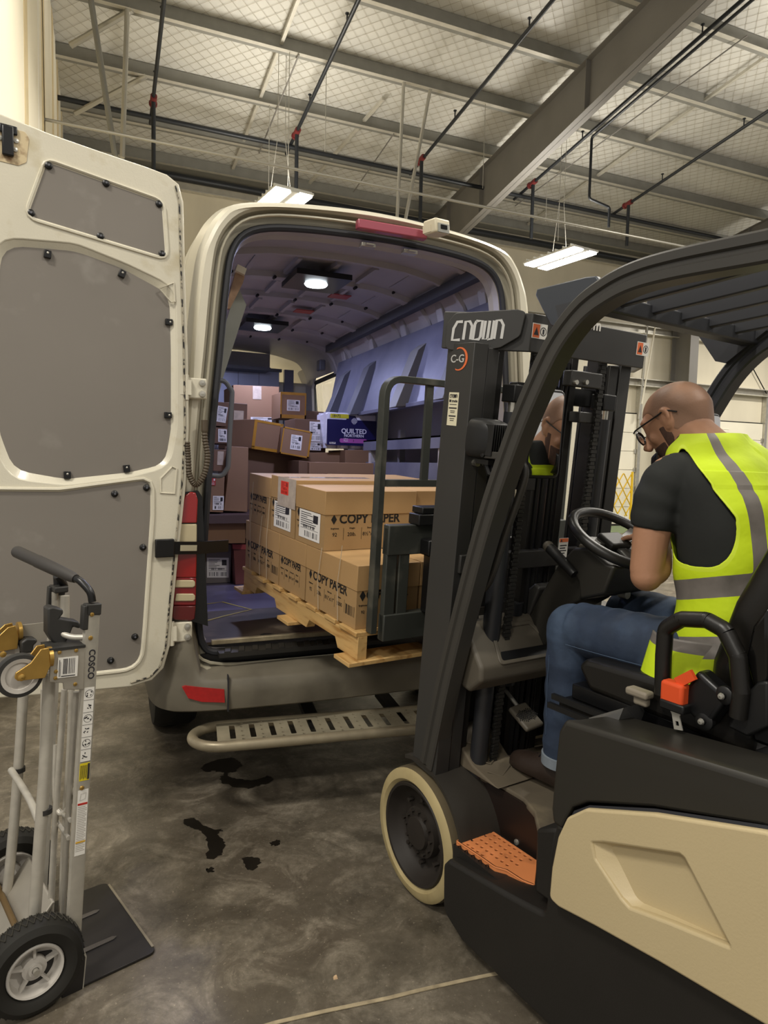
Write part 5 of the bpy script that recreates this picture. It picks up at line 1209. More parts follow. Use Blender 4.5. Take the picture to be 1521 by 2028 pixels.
c = mirror([(1390, 819), (1432, 822), (1432, 880), (1388, 878)], 1.28, 'right_mirror', .15)
o = F(); o.tube([(2.15, 1.44, 1.62), (c.x, 1.29, c.z)], .006, 8); o.build('mirror_arm', m_blk, fk)

# mast, leaning back
MT = radians(5.5); MM = FM @ T(0, 1.93, 0) @ Matrix.Rotation(MT, 4, 'X')
MMI = MM.inverted(); mN = MM.to_3x3() @ Vector((1, 0, 0)); mF = MM.to_3x3() @ Vector((0, 1, 0))
def MXp(px, py, x): return MMI @ hit(px, py, mN, mN.dot(MM @ Vector((x, 0, 0))))
def MYp(px, py, y): return MMI @ hit(px, py, mF, mF.dot(MM @ Vector((0, y, 0))))
def chan(x, s, z0, z1, dpt=.135, w=.055, y0=-.005, t=.014):
    """channel section opening inward; s=+1 opens towards +x"""
    q = [(0, 0), (w, 0), (w, -t), (t, -t), (t, -dpt+t), (w, -dpt+t), (w, -dpt), (0, -dpt)]
    b = MB(MM); b.prism([(x+s*a, y0+c) for a, c in q], 'z', z0, z1); return b
chan(1.315, 1, .47, 1.90).build('outer_mast_rail', m_fk, fk, bevel=.002)
chan(2.04, -1, .47, 1.90).build('outer_mast_rail', m_fk, fk, bevel=.002)
chan(1.375, 1, .47, 1.89, .125, .045, -.01).build('inner_mast_rail', m_fk, fk, bevel=.002)
chan(1.98, -1, .47, 1.89, .125, .045, -.01).build('inner_mast_rail', m_fk, fk, bevel=.002)
for z, h in ((.35, .10), (1.18, .06)):
    b = MB(MM); b.box(1.33, 2.03, -.15, -.12, z, z+h); b.build('mast_crossmember', m_fk, fk, bevel=.003)
# head plates
crease = MXp(1015, 600, 1.47)
hz0, hz1 = 1.905, 2.0
pl0 = MB(MM); pA = [(1.300, .01), (1.318, .01), (1.48, -.20), (2.00, -.20), (2.145, -.05), (2.16, -.06), (2.01, -.212), (1.472, -.212)]
b = MB(MM); b.prism(pA, 'z', hz0-.02, hz1); b.build('mast_head_plate', m_fk, fk, bevel=.003)
LMw = MM @ basis((1.386, -.105, 1.94), ((1.472-1.300), -.222, 0), (0, 0, 1), (-.222, -(1.472-1.300), 0))
b = MB(); plate(b, fillet([(-.125, -.058), (-.02, -.062), (.05, -.045), (.105, -.01), (.115, .060), (.09, .066), (-.10, .052), (-.125, .02)], [.02, .02, .02, .02, .01, .01, .02, .02], 4, True), [], LMw @ T(0, 0, .008), .012, .002); lp_ = b.build('maker_plate', m_fk, fk)
# CROWN lettering as drawn strokes
def glyph(mb, M, paths, w, x, s, h):
    for p in paths:
        q = [Vector((x+a*s, b*h, 0)) for a, b in p]
        q3 = [M @ v for v in q]; mb.sweep([(-w/2, 0), (w/2, 0), (w/2, .0012), (-w/2, .0012)], q3, M.to_3x3() @ Vector((0, 0, 1)))
m_logo = mat('silver_logo', '#c9c8c4', .4, .2)
def crown(M, W, h, par, m):
    b = MB(); s = W/6.0; w = h*.15
    C_ = [[(1, .95), (.35, .95), (0, .6), (0, 0), (.95, 0)]]
    R_ = [[(0, 0), (0, .95), (.5, .95), (.85, .7), (.85, 0)]]
    O_ = [[(.15, .95), (0, .8), (0, 0), (.7, 0), (.85, .15), (.85, .95), (.1, .95)]]
    W_ = [[(0, .95), (0, 0), (.5, 0), (.5, .95)], [(.5, 0), (1.0, 0), (1.0, .95)]]
    x = 0
    for g, adv in ((C_, 1.35), (R_, 1.15), (O_, 1.2), (W_, 1.3), (R_, 1)): glyph(b, M, g, w, x*s, s, h); x += adv
    return b.build('maker_lettering', m, par, fix=True)
SH = Matrix(((1, .12, 0, 0), (0, 1, 0, 0), (0, 0, 1, 0), (0, 0, 0, 1)))
crown(LMw @ T(-.105, -.03, .0145) @ Matrix.Rotation(.06, 4, 'Z') @ SH, .16, .058, lp_, m_logo)
RMw = MM @ basis((1.72, -.2125, 1.95), (1, 0, 0), (0, 0, 1), (0, -1, 0))
dec(RMw @ T(-.215, .0, 0), .062, .045); dec(RMw @ T(.275, -.0, 0), .062, .045)
p = MYp(1172, 643, -.213); text('crown.com', .05, MM @ basis((p.x+.045, -.2135, p.z), (1, 0, 0), (0, 0, 1), (0, -1, 0)), m_white, fk, bold=.02, align='RIGHT')
# C-G emblem and dealer label on the left rail
SMx = MM @ Matrix(((0, 0, -1, 1.3145), (-1, 0, 0, -.07), (0, 1, 0, 0), (0, 0, 0, 1)))     # x -> towards operator
p = MXp(905, 711, 1.3145)
text('C-G', .034, SMx @ T(-(p.y+.07)-.032, p.z, 0), m_logo, fk, bold=.01, sx=1.15)
b = MB(SMx @ T(-(p.y+.07)+.012, p.z, 0)); n = 20; out_ = [(.042*cos(t), .036*sin(t)) for t in [-1.9+3.8*k/n for k in range(n+1)]]; inn_ = [(-.002+.034*cos(t), .032*sin(t)) for t in [-2.0+4.0*k/n for k in range(n+1)]]
for k in range(n): b.add([(*out_[k], 0), (*out_[k+1], 0), (*inn_[k+1], 0), (*inn_[k], 0), (*out_[k], .001), (*out_[k+1], .001), (*inn_[k+1], .001), (*inn_[k], .001)], [(4, 5, 6, 7), (0, 1, 5, 4), (3, 2, 6, 7)])
b.build('orange_swoosh', m_odec, fk)
p = MXp(897, 810, 1.3145); LB = SMx @ T(-(p.y+.07), p.z, 0)
b = MB(LB); b.box(-.025, .025, -.052, .052, 0, .0008); lb = b.build('dealer_label', mat('cream_label', '#ddd6b8', .5), fk)
crown(LB @ T(-.019, .036, .001), .038, .010, lb, m_ink); text('lift trucks', .011, LB @ T(0, .025, .001), m_ink, lb, bold=.03, align='CENTER')
b = MB(LB @ T(0, 0, .0009))
for y, w_, h_ in ((.014, .036, .002), (.003, .040, .004), (-.006, .024, .002), (-.011, .022, .002), (-.022, .036, .004), (-.030, .024, .002), (-.036, .020, .002)): b.box(-w_/2, w_/2, y-h_/2, y+h_/2, 0, .0004)
b.build('label_print', m_ink, lb)
# cylinders, chains, hoses
def mcyl(x, y, r, z0, z1, rod=True, name='lift_cylinder'):
    b = MB(MM); b.cyl((x, y, z0), (x, y, z1), r, 20); o = b.build(name, m_cyl, fk)
    if rod: b = MB(MM); b.cyl((x, y, z1), (x, y, z1+.03), r*.7, 16); b.build('cylinder_rod', m_chrome, o); b = MB(MM); b.box(x-r, x+r, y-r, y+r, z1+.03, z1+.085); b.build('cylinder_head', m_blk, o, bevel=.004)
    return o
mcyl(1.475, -.165, .030, .25, 1.70); mcyl(1.885, -.165, .030, .25, 1.70); mcyl(1.62, -.10, .038, .75, 1.05, False, 'free_lift_cylinder')
def chain(x, y, z0, z1):
    b = MB(MM); z = z0; k = 0
    while z < z1:
        w = .014 if k % 2 else .010; b.box(x-w, x+w, y-.008, y+.008, z, z+.0115, Matrix.Identity(4)); b.cyl((x-w-.002, y, z+.013), (x+w+.002, y, z+.013), .0045, 6); z += .0135; k += 1
    return b.build('lift_chain', m_chain, fk, fix=False)
chain(1.525, -.185, .30, 1.92); chain(1.835, -.185, .30, 1.92); chain(1.60, -.03, .4, 1.5); chain(1.78, -.03, .4, 1.5)
for x, y in ((1.66, -.12), (1.685, -.12), (1.72, -.12), (1.75, -.11)):
    b = MB(MM); b.tube(spline([(x, y, .3), (x+.004, y, .8), (x-.004, y, 1.3), (x, y, 1.88)], 6), .0095, 8); b.build('hydraulic_hose', m_blk, fk)
b = MB(MM); b.box(1.56, 1.90, -.04, -.02, 1.0, 1.9); b.box(1.60, 1.66, -.05, -.02, .3, 1.9); b.box(1.80, 1.86, -.05, -.02, .3, 1.9)
b = MB(MM)
for x0, x1 in ((1.425, 1.455), (1.63, 1.66), (1.76, 1.79), (1.91, 1.935)): b.box(x0, x1, -.12, -.05, .15, 1.93)
b.build('mast_inner_section', m_fk2, fk, bevel=.002)
b = MB(MM); b.box(1.54, 1.60, -.17, -.11, 1.45, 1.62); b.box(1.54, 1.93, -.10, -.06, 1.74, 1.80); b.build('chain_anchor_block', m_blk, fk, bevel=.003)
b = MB(MM)
for z in (1.55, 1.70): b.cyl((1.57, -.18, z), (1.57, -.165, z), .012, 8)
for x, z in ((1.355, 1.535), (1.395, 1.535)): b.cyl((x, -.16, z), (x, -.14, z), .011, 8)
b.build('mast_bolts', m_chrome, fk)
for (px, py) in ((1140, 757), (1160, 757)):
    p = MYp(px, py, -.215); b = MB(MM); b.cyl((p.x, -.21, p.z), (p.x, -.222, p.z), .008, 8); b.build('bracket_bolt', m_chrome, fk)
a, b_ = MYp(1128, 745, -.2), MYp(1178, 770, -.2); b = MB(MM); b.box(a.x, b_.x+.02, -.21, -.17, b_.z, a.z+.02); b.build('hose_bracket', m_fk, fk, bevel=.004)
a, b_ = MYp(1145, 815, -.17), MYp(1185, 840, -.17); b = MB(MM); b.box(a.x, b_.x+.01, -.18, -.13, b_.z, a.z); b.build('rail_clamp', m_fk, fk, bevel=.004)
p = MYp(1120, 1078, -.2); b = MB(MM @ T(p.x, -.19, p.z)); b.M = MM @ basis((p.x, -.19, p.z), (1, 0, 0), (0, 0, 1), (0, -1, 0)); b.box(-.022, .022, -.05, .02, 0, .001); b.m(1).box(-.021, .021, .006, .019, .001, .0014); b.m(2).prism([(-.017, .008), (-.007, .008), (-.012, .017)], 'z', .0014, .0017)
for k in range(4): b.m(2).box(-.016, .016-.006*(k % 2), -.008-.009*k, -.004-.009*k, .001, .0013)
b.build('caution_label', [m_white, m_odec, m_ink], fk)
# carriage, load backrest and forks (in the load's own tilt)
def CB(): return MB(LM)
o = CB(); tp1 = [Vector((.045, -.045, 0)), Vector((.045, -.045, .93)), Vector((.97, -.045, .93)), Vector((.97, -.045, 0))]
o.sweep([(-.012, -.02), (.012, -.02), (.012, .02), (-.012, .02)], fillet(tp1, .07, 6), (0, 1, 0)); br = o.build('load_backrest', m_green2, fk, bevel=.002)
for x in (.235, .51, .78): o = CB(); o.box(x-.015, x+.015, -.057, -.043, .55, .92); o.build('backrest_bar', m_green2, br)
o = CB(); o.box(.05, .965, -.062, -.036, .545, .57); o.build('backrest_rail', m_green2, br)
o = CB(); o.box(.06, .955, -.105, -.065, .30, .41); o.build('fork_bar_upper', m_green2, fk, bevel=.004)
o = CB(); o.box(.06, .955, -.105, -.065, -.02, .08); o.build('fork_bar_lower', m_green2, fk, bevel=.004)
for x in (.06, .115, .86): o = CB(); o.box(x, x+.045, -.10, -.072, -.02, .40); o.build('carriage_upright', m_green2, fk, bevel=.003)
o = CB(); o.box(.20, .82, -.16, -.10, .30, .36); o.box(.22, .80, -.15, -.10, .08, .30); o.build('side_shifter', m_black, fk, bevel=.006)
p = CB(); p.box(.17, .32, -.13, -.06, .41, .45); p.box(.19, .30, -.12, -.05, .45, .475); p.build('fork_latch', m_blk, fk, bevel=.004)
for x in (.30, .66):
    o = CB(); o.prism([(-.065, .42), (-.025, .42), (-.025, -.045), (1.08, -.045), (1.08, -.055), (.2, -.085), (-.065, -.085)], 'x', x, x+.10); o.build('fork', m_black, fk, bevel=.003)
# ================================================================ THE DRIVER
m_skin = mat('warm_skin', '#aa7d60', .58, var=(9, .06), bump=(160, .05))
m_scalp = mat('shaved_scalp', '#937059', .5, var=(14, .06), bump=(200, .06))
m_beard = mat('dark_stubble', '#4b3429', .85, var=(90, .3))
m_shirt = mat('black_tshirt', '#1d1f1d', .85, var=(8, .08), bump=(12, .25))
m_vest = mat('hi_vis_yellow', '#c9e215', .7, var=(5, .06), bump=(7, 1.0))
m_trim = mat('hi_vis_binding', '#d3ea33', .6)
m_refl = mat('grey_reflective_tape', '#76706a', .5, var=(10, .15), alt=('#55514a', 9), mask=(.5, .75))
m_jean = mat('blue_denim', '#263347', .8, var=(14, .2), alt=('#42536a', 6), mask=(.5, .75), bump=(16, .35))
m_cuff = mat('denim_cuff_inside', '#79828a', .8, var=(20, .1))
m_shoe = mat('brown_leather_shoe', '#2e231c', .5, var=(9, .2), bump=(30, .2))
m_sole = mat('shoe_sole', '#2b241d', .7)
per = thing('person', 'seated driver in a black T-shirt, yellow high-visibility vest and jeans, head bowed', 'person', FM @ T(1.75, 1.0, .96))
B = MB(FM)
def V(*a): return Vector(a)
# head: rings from chin to crown in a bowed head frame
HM_ = T(1.756, 1.212, 1.648) @ Matrix.Scale(.985, 4) @ Matrix.Rotation(radians(6), 4, 'Z') @ Matrix.Rotation(radians(-26), 4, 'X')
def head_pt(u, v, g=0):
    """u round the head (0 = back, .25 = left, .5 = face), v from neck (0) to crown (1)"""
    t = 2*pi*u; bx, fy = -sin(t), -cos(t)
    z = -.125+.235*v
    s = sqrt(max(0, 1-((z-.012)/.0985)**2)) if z > .012 else 1-.10*((.012-z)/.13)**1.5
    back, front, half = .102, .098, .077
    if z < .012:
        k = (.012-z)/.137; back = .102-.040*k**1.1; front = .098-.010*k; half = .077-.022*k**1.3
    s2 = s**.9 if z > .012 else s
    y = fy*(front if fy > 0 else back)*s2; x = bx*half*s2
    if fy > .2 and z < .03: y += .004*fy
    n = Vector((x, y, 0)).normalized()*g
    return (x+n.x, y+n.y, z+g*(.6 if z > .04 else 0))
HB = MB(FM @ HM_)
def hmesh(mb, g, f=None, nu=48, nv=40):
    mb.grid(lambda u, v: head_pt(u, v, g), nu, nv, uclosed=True, skip=f)
hb = MB(FM @ HM_); hb.loft([[Vector(head_pt(i/48, .002+.994*j/40, .0015)) for i in range(48)] for j in range(41)], cap=True)
hb.ball((0, 0, -.005), .07, 20, (1.0, 1.25, 1.3))
hb.tube([(0, .088, .025), (0, .108, -.012), (0, .122, -.032), (0, .108, -.042)], [.009, .0115, .016, .011], 10)       # nose
hb.tube([(-.03, .078, -.078), (0, .098, -.080), (.03, .078, -.078)], [.006, .0095, .006], 8); hb.tube([(-.028, .078, -.07), (0, .099, -.069), (.028, .078, -.07)], [.004, .007, .004], 8)  # lips
hb.ball((0, .072, -.112), .030, 14, (1.1, 1, .8))                       # chin
for s in (-1, 1):
    hb.tube([(s*.055, .07, .03), (s*.03, .092, .034), (s*.008, .094, .028)], [.007, .010, .006], 8)                 # brow
    hb.ball((s*.050, .060, -.03), .019, 12)                              # cheek
    hb.tube(spline([(s*.075, .008, .016), (s*.086, -.004, .028), (s*.088, -.016, .013), (s*.085, -.014, -.008), (s*.078, -.002, -.028), (s*.075, .004, -.026)], 5), [.0048]+[.0052]*24+[.006], 8)
    hb.ball((s*.078, -.002, -.002), .016, 12, (.35, .9, 1.4))
face_parts = hb
body = MB(FM); body.v = list(hb.v); body.f = list(hb.f); body.mi = list(hb.mi)
def tubeF(pts, r, seg=16): body.tube(spline([V(*p) for p in pts], 5), [r[min(i//5, len(r)-1)]*(1-(i % 5)/5)+r[min(i//5+1, len(r)-1)]*((i % 5)/5) for i in range((len(pts)-1)*5+1)], seg)
tubeF([(1.75, 1.09, 1.53), (1.75, 1.13, 1.575), (1.752, 1.17, 1.61), (1.752, 1.20, 1.645)], [.078, .066, .060, .060])       # neck
# torso core
trs = [(1.00, .94, .165, .125), (1.00, 1.03, .16, .125), (1.0, 1.13, .15, .115), (1.005, 1.25, .158, .122), (1.02, 1.37, .172, .13), (1.05, 1.47, .172, .125), (1.085, 1.545, .125, .10), (1.11, 1.60, .075, .07)]
def tor(u, v, g=0.0):
    """u round the trunk (0 = back, .25 = left, .5 = front), v up"""
    k = v*(len(trs)-1); i = min(int(k), len(trs)-2); f = k-i
    P = [trs[max(i-1, 0)], trs[i], trs[i+1], trs[min(i+2, len(trs)-1)]]
    q = [.5*((2*P[1][j])+(P[2][j]-P[0][j])*f+(2*P[0][j]-5*P[1][j]+4*P[2][j]-P[3][j])*f*f+(3*P[1][j]-P[0][j]-3*P[2][j]+P[3][j])*f**3) for j in range(4)]
    t = 2*pi*u; e = .82
    x = -math.copysign(abs(sin(t))**e, sin(t))*(q[2]+g); y = -math.copysign(abs(cos(t))**e, cos(t))*(q[3]+g)
    return (1.75+x, q[0]+y, q[1]+(g*.6 if v > .7 else 0))
def capped(mb, fn, nu, nv):
    mb.loft([[Vector(fn(i/nu, j/nv)) for i in range(nu)] for j in range(nv+1)], cap=True)
capped(body, lambda u, v: tor(u, v, -.012), 40, 30)
# arms
LSh, LEl = (1.598, 1.13, 1.482), (1.56, 1.152, 1.225)
tubeF([(1.64, 1.11, 1.50), LSh, (1.572, 1.145, 1.36), LEl], [.052, .054, .050, .043])
body.ball(V(1.56, 1.150, 1.218), .043, 16)
LWr = (1.70, 1.215, 1.315)
tubeF([LEl, (1.60, 1.155, 1.235), (1.645, 1.18, 1.27), LWr], [.042, .044, .038, .027])
RSh, REl, RWr = (1.925, 1.115, 1.455), (1.975, 1.15, 1.25), (1.86, 1.32, 1.30)
tubeF([(1.88, 1.10, 1.47), RSh, (1.965, 1.13, 1.35), REl], [.055, .058, .05, .042]); tubeF([REl, (1.95, 1.20, 1.255), (1.91, 1.26, 1.275), RWr], [.042, .043, .036, .027])
# hands: palm, four bent fingers of unequal length, thumb
def hand(W, d, up, s):
    W = V(*W); d = V(*d).normalized(); up = V(*up).normalized(); sd = d.cross(up).normalized()*s; up = sd.cross(d)*s
    body.tube([W, W+d*.03, W+d*.06, W+d*.085], [.026, .031, .033, .026], 14)
    for k, (o_, L) in enumerate([(.027, .068), (.009, .076), (-.009, .070), (-.026, .055)]):
        p = W+d*.078+sd*o_; body.tube([p, p+d*L*.45-up*.004, p+d*L*.75-up*L*.25, p+d*L*.9-up*L*.5], [.0095, .0088, .008, .0065], 8)
    p = W+d*.025+sd*.026; body.tube([p, p+d*.025+sd*.022, p+d*.055+sd*.024-up*.01], [.012, .0105, .0085], 8)
hand(LWr, (.75, .35, .25), (0, -.4, .9), 1); hand(RWr, (-.35, .75, -.1), (0, .2, .95), -1)
# legs core
LH, LK, LA = (1.655, 1.06, 1.0), (1.61, 1.445, 1.0), (1.61, 1.468, .575)
RH, RK, RA_ = (1.845, 1.06, 1.005), (1.90, 1.46, 1.02), (1.90, 1.52, .575)
for a, b, c in ((LH, LK, LA), (RH, RK, RA_)):
    tubeF([a, tuple((V(*a)+V(*b))/2), b], [.08, .07, .055]); tubeF([b, tuple((V(*b)+V(*c))/2), c], [.055, .05, .038]); body.tube([V(*c), V(c[0], c[1]+.05, c[2]-.06), V(c[0], c[1]+.17, c[2]-.085)], [.036, .036, .03], 12)
bd = body.build('body', [m_skin], per, fix=False)
rm = bd.modifiers.new('skin', 'REMESH'); rm.mode = 'VOXEL'; rm.voxel_size = .005; rm.use_smooth_shade = True
sm = bd.modifiers.new('soft', 'SMOOTH'); sm.factor = .6; sm.iterations = 6; bake(bd)
# shaved scalp and beard shells
def sst(x, a, b): t = max(0, min(1, (x-a)/(b-a))); return t*t*(3-2*t)
def shell(w, m, name):
    """close-cropped hair: rises out of the skin only where w(u, v) > 0 and fades in at its edge"""
    b = MB(FM @ HM_); b.loft([[Vector(head_pt(i/96, .002+.994*j/80, -.005+.0075*w(i/96, .002+.994*j/80))) for i in range(96)] for j in range(81)], cap=False); return b.build(name, m, per, sharp=80)
def w_hair(u, v):
    f = abs(u-.5)*2; lim = .70-.42*sst(f, .30, .62); return sst(v, lim-.03, lim+.05)
def w_beard(u, v):
    f = abs(u-.5)*2; a = sst(.42-f, 0, .05)*sst(.33-v, 0, .04)*(1-sst(.12-f, 0, .04)*sst(v, .24, .27)); b_ = sst(.075-abs(f-.45), 0, .03)*sst(.50-v, 0, .04); return max(a, b_)
shell(w_hair, m_scalp, 'hair'); shell(w_beard, m_beard, 'beard')
for s in (-1, 1):
    b = MB(FM @ HM_); b.tube(spline([(s*.062, .112, .012), (s*.074, .092, .014), (s*.083, .02, .018), (s*.084, -.012, .020), (s*.078, -.04, .002)], 5), .0024, 6); b.build('spectacle_arm', m_black, per)
b = MB(FM @ HM_)
for s in (-1, 1): b.tube([(s*.034+.026*cos(t), .116-abs(.034+.026*cos(t)*s)*.14, -.004+.020*sin(t)) for t in [2*pi*k/24 for k in range(24)]], .0024, 6, closed=True)
b.tube([(-.009, .115, .002), (0, .117, .005), (.009, .115, .002)], .0022, 6); b.build('spectacles', m_black, per)
b = MB(FM @ HM_)
for s in (-1, 1): b.lathe([(.025, 0), (.001, .001)], (s*.034, .112, -.004), (s*.14, 1, 0), 20)
b.build('spectacle_lenses', mat('thin_lens', '#ffffff', .02, trans=1.0), per)
b = MB(FM @ HM_); b.grid(lambda u, v: ((u-.5)*.11, .118-((u-.5)*2)**2*.05+.012*sin(v*pi), -.145+.075*v), 16, 10); b.build('face_mask', m_black, per, solid=.002)
# T-shirt
def shirt_g(u, v): return .004+.004*sin(v*23+u*9)*.5
b = MB(FM); capped(b, lambda u, v: tor(u, v, shirt_g(u, v)), 96, 72)
def sleeve(pts, r):
    q = spline([V(*p) for p in pts], 6); b.tube(q, [r[0]+(r[1]-r[0])*i/(len(q)-1)+.002*sin(i*1.7) for i in range(len(q))], 24, cap=True)
sleeve([(1.67, 1.09, 1.47), (1.61, 1.12, 1.48), (1.578, 1.14, 1.42), (1.570, 1.148, 1.345)], (.074, .0575)); sleeve([(1.84, 1.08, 1.44), (1.915, 1.11, 1.45), (1.95, 1.125, 1.40), (1.962, 1.135, 1.335)], (.085, .060))
b.ball(V(1.622, 1.105, 1.482), .062, 20, (1, 1.0, .9)); b.ball(V(1.885, 1.09, 1.47), .062, 20, (1, 1.0, .9))
sh = b.build('tshirt', m_shirt, per, fix=False); rm = sh.modifiers.new('cloth', 'REMESH'); rm.mode = 'VOXEL'; rm.voxel_size = .0055; rm.use_smooth_shade = True
sm = sh.modifiers.new('soft', 'SMOOTH'); sm.factor = .7; sm.iterations = 10; bake(sh)
# high-visibility vest
def zof(u, v): return tor(u, v)[2]
def arm_d(u, v, c):
    """0 at the middle of the armhole on side c, 1 on its edge"""
    z = zof(u, v); zz = (z-1.425)/(.158 if z < 1.425 else .135); w0 = .112 if (u < c) == (c < .5) else .15; w = w0 if z < 1.40 else w0-(w0-.025)*min(1, (z-1.40)/.155)
    return (abs(u-c)/w)**2.5+abs(zz)**2.5
def vest_mat(u, v):
    x, y, z = tor(u, v); d = min(arm_d(u, v, .262), arm_d(u, v, .738))
    if d < 1.20: return 1
    uu = min(u, 1-u); zs = z+.28*(y-1.0)
    if 1.185 < zs < 1.24: return 2
    if 1.03 < zs < 1.085: return 2
    if zs >= 1.24 and abs(uu-(.098+.42*max(0, z-1.45))) < .020: return 2
    return 0
def vest_g(u, v):
    z = zof(u, v); g = .016+.003*sin(u*31+v*7)*(1-v)+.0025*sin(v*40+u*11)
    if z < 1.12: g += (1.12-z)*.16+.008*sin(u*2*pi*5)*(1.12-z)/.15
    if z > 1.5: g -= .004
    return g
b = MB(FM); b.grid(lambda u, v: tor(u, v*.985, vest_g(u, v)), 420, 440, matfn=vest_mat, uclosed=True, skip=lambda u, v: min(arm_d(u, v, .262), arm_d(u, v, .738)) < 1.0 or (.485 < u < .515) or (.31 < u < .69 and zof(u, v) > 1.515+.9*max(0, .40-min(u, 1-u))))
vs = b.build('high_visibility_vest', [m_vest, m_trim, m_refl], per, solid=.003, sharp=80)
smooth_borders(vs)
# vest tail hanging over the hip towards the thigh
def tail(u, v):
    a = radians(-5+125*u); r = .205+.035*v+.012*sin(u*9); zz = 1.075-.125*v-(0.03*sin(u*pi)*v)
    return (1.75-sin(a)*r*1.03, 1.02-cos(a)*(r*.78)+.02*u, zz)
b = MB(FM); b.grid(tail, 60, 24, matfn=lambda u, v: 2 if v < .22 else (1 if v > .95 else 0)); b.build('vest_tail', [m_vest, m_trim, m_refl], vs, solid=.004, sharp=80)
# jeans
b = MB(FM)
def leg(H_, K, A, r):
    q = spline([V(*H_), (V(*H_)+V(*K))/2+V(0, 0, .006), V(*K)+V(0, -.02, .012)], 8)
    b.tube(q, [r[0]+(r[1]-r[0])*i/(len(q)-1)+.0022*sin(i*2.1) for i in range(len(q))], 24)
    b.ball(V(*K)+V(0, .0, .0), r[1]*1.04, 20)
    q = spline([V(*K)+V(0, 0, .0), (V(*K)+V(*A))/2+V(0, .0, 0), V(*A)], 8); b.tube(q, [r[1]*1.0+(r[2]-r[1])*i/(len(q)-1)+.0026*sin(i*1.9) for i in range(len(q))], 24)
leg(LH, LK, LA, (.098, .078, .060)); leg(RH, RK, RA_, (.098, .078, .060))
b.ball(V(1.75, 1.02, .995), .15, 24, (1.15, 1.0, .62))
jn = b.build('jeans', m_jean, per, fix=False); rm = jn.modifiers.new('cloth', 'REMESH'); rm.mode = 'VOXEL'; rm.voxel_size = .006; rm.use_smooth_shade = True
sm = jn.modifiers.new('soft', 'SMOOTH'); sm.factor = .6; sm.iterations = 7; bake(jn)
b = MB(FM)
for s in (0,): b.tube(spline([V(1.545, 1.14, .975), V(1.537, 1.30, .972), V(1.532, 1.40, .972)], 6), .0012, 5); b.tube(spline([V(1.538, 1.47, .92), V(1.543, 1.478, .80), V(1.55, 1.482, .66)], 6), .0012, 5)
b.build('side_seam', mat('seam_thread', '#3f5066', .8), jn)
for A in (LA, RA_):
    b = MB(FM); c = V(*A); b.lathe([(.058, -.02), (.063, -.018), (.064, .014), (.058, .016)], c, (0, -.05, 1), 32); b.build('jeans_cuff', m_cuff, jn)
# shoes
def shoe(A, yaw):
    M = FM @ T(A[0], A[1], Zp+.012) @ Matrix.Rotation(yaw, 4, 'Z')
    st_ = [(-.085, .028, .060), (-.07, .036, .085), (-.02, .038, .095), (.03, .039, .088), (.08, .043, .066), (.13, .047, .054), (.17, .045, .046), (.195, .034, .038), (.207, .016, .026)]
    b = MB(M); rg = []
    for y, w, h in st_:
        rg.append([Vector((w*math.copysign(abs(cos(t))**.8, cos(t)), y, .018+h*max(0, sin(t))**.75 if sin(t) > 0 else .018+.004*sin(t))) for t in [2*pi*k/24 for k in range(24)]])
    b.loft(rg); o = b.build('shoe', m_shoe, per, sharp=70)
    b = MB(M); ol = [(w+.005, y) for y, w, h in st_]+[(-w-.005, y) for y, w, h in st_[::-1]]
    plate(b, [(x, y) for x, y in ol], [], M @ T(0, 0, .006), .026, .004); b.build('shoe_sole', m_sole, o)
    b = MB(M)
    for k in range(4): y = .03+.022*k; b.tube([(-.022, y, .018+.088-.012*k), (0, y+.003, .018+.096-.012*k), (.022, y, .018+.088-.012*k)], .0028, 6)
    b.build('shoe_laces', m_black, o)
    b = MB(M); b.loft([[Vector((.036*cos(t), -.035+.045*sin(t), z)) for t in [2*pi*k/20 for k in range(20)]] for z in (.06, .10, .115)]); b.build('shoe_collar', m_shoe, o)
shoe((LA[0], LA[1], 0), .05); shoe((RA_[0], RA_[1], 0), -.1)
# ================================================================ THE HAND TRUCK
m_al = mat('brushed_aluminium', '#b9b4a8', .42, .35, var=(30, .1))
m_alp = mat('aluminium_plate', '#a29c90', .45, .35, var=(12, .1))
m_zinc = mat('yellow_zinc_plating', '#b3904c', .35, .7, var=(12, .25))
m_grip = mat('grey_rubber_grip', '#3a3734', .6)
m_hblk = mat('dark_grey_plastic', '#2c2b29', .5)
m_cast = mat('pale_grey_hub', '#b9b4ac', .45)
m_toe = mat('black_toe_plate', '#1c1917', .5, var=(5, .15))
m_yl = mat('yellow_label', '#d9c51e', .5)
n1 = PZ(160, 1958, 0); n2 = PZ(314, 1897, 0); f2 = PZ(216, 1758, 0)
w_ = (f2-n2).normalized(); f_ = Vector((w_.y, -w_.x, 0))
OW = Vector((n1.x, n1.y, 0)); HT = basis(OW, f_, w_, (0, 0, 1)); HTI = HT.inverted()
WID = (f2-n2).length
def HP(px, py, w): return HTI @ hit(px, py, w_, w_.dot(OW)+w)      # local point on the plane w = const
ht = thing('hand_truck', 'aluminium convertible hand truck standing beside the open van door', 'hand truck', HT @ T(-.1, WID/2, 0))
def G(): return MB(HT)
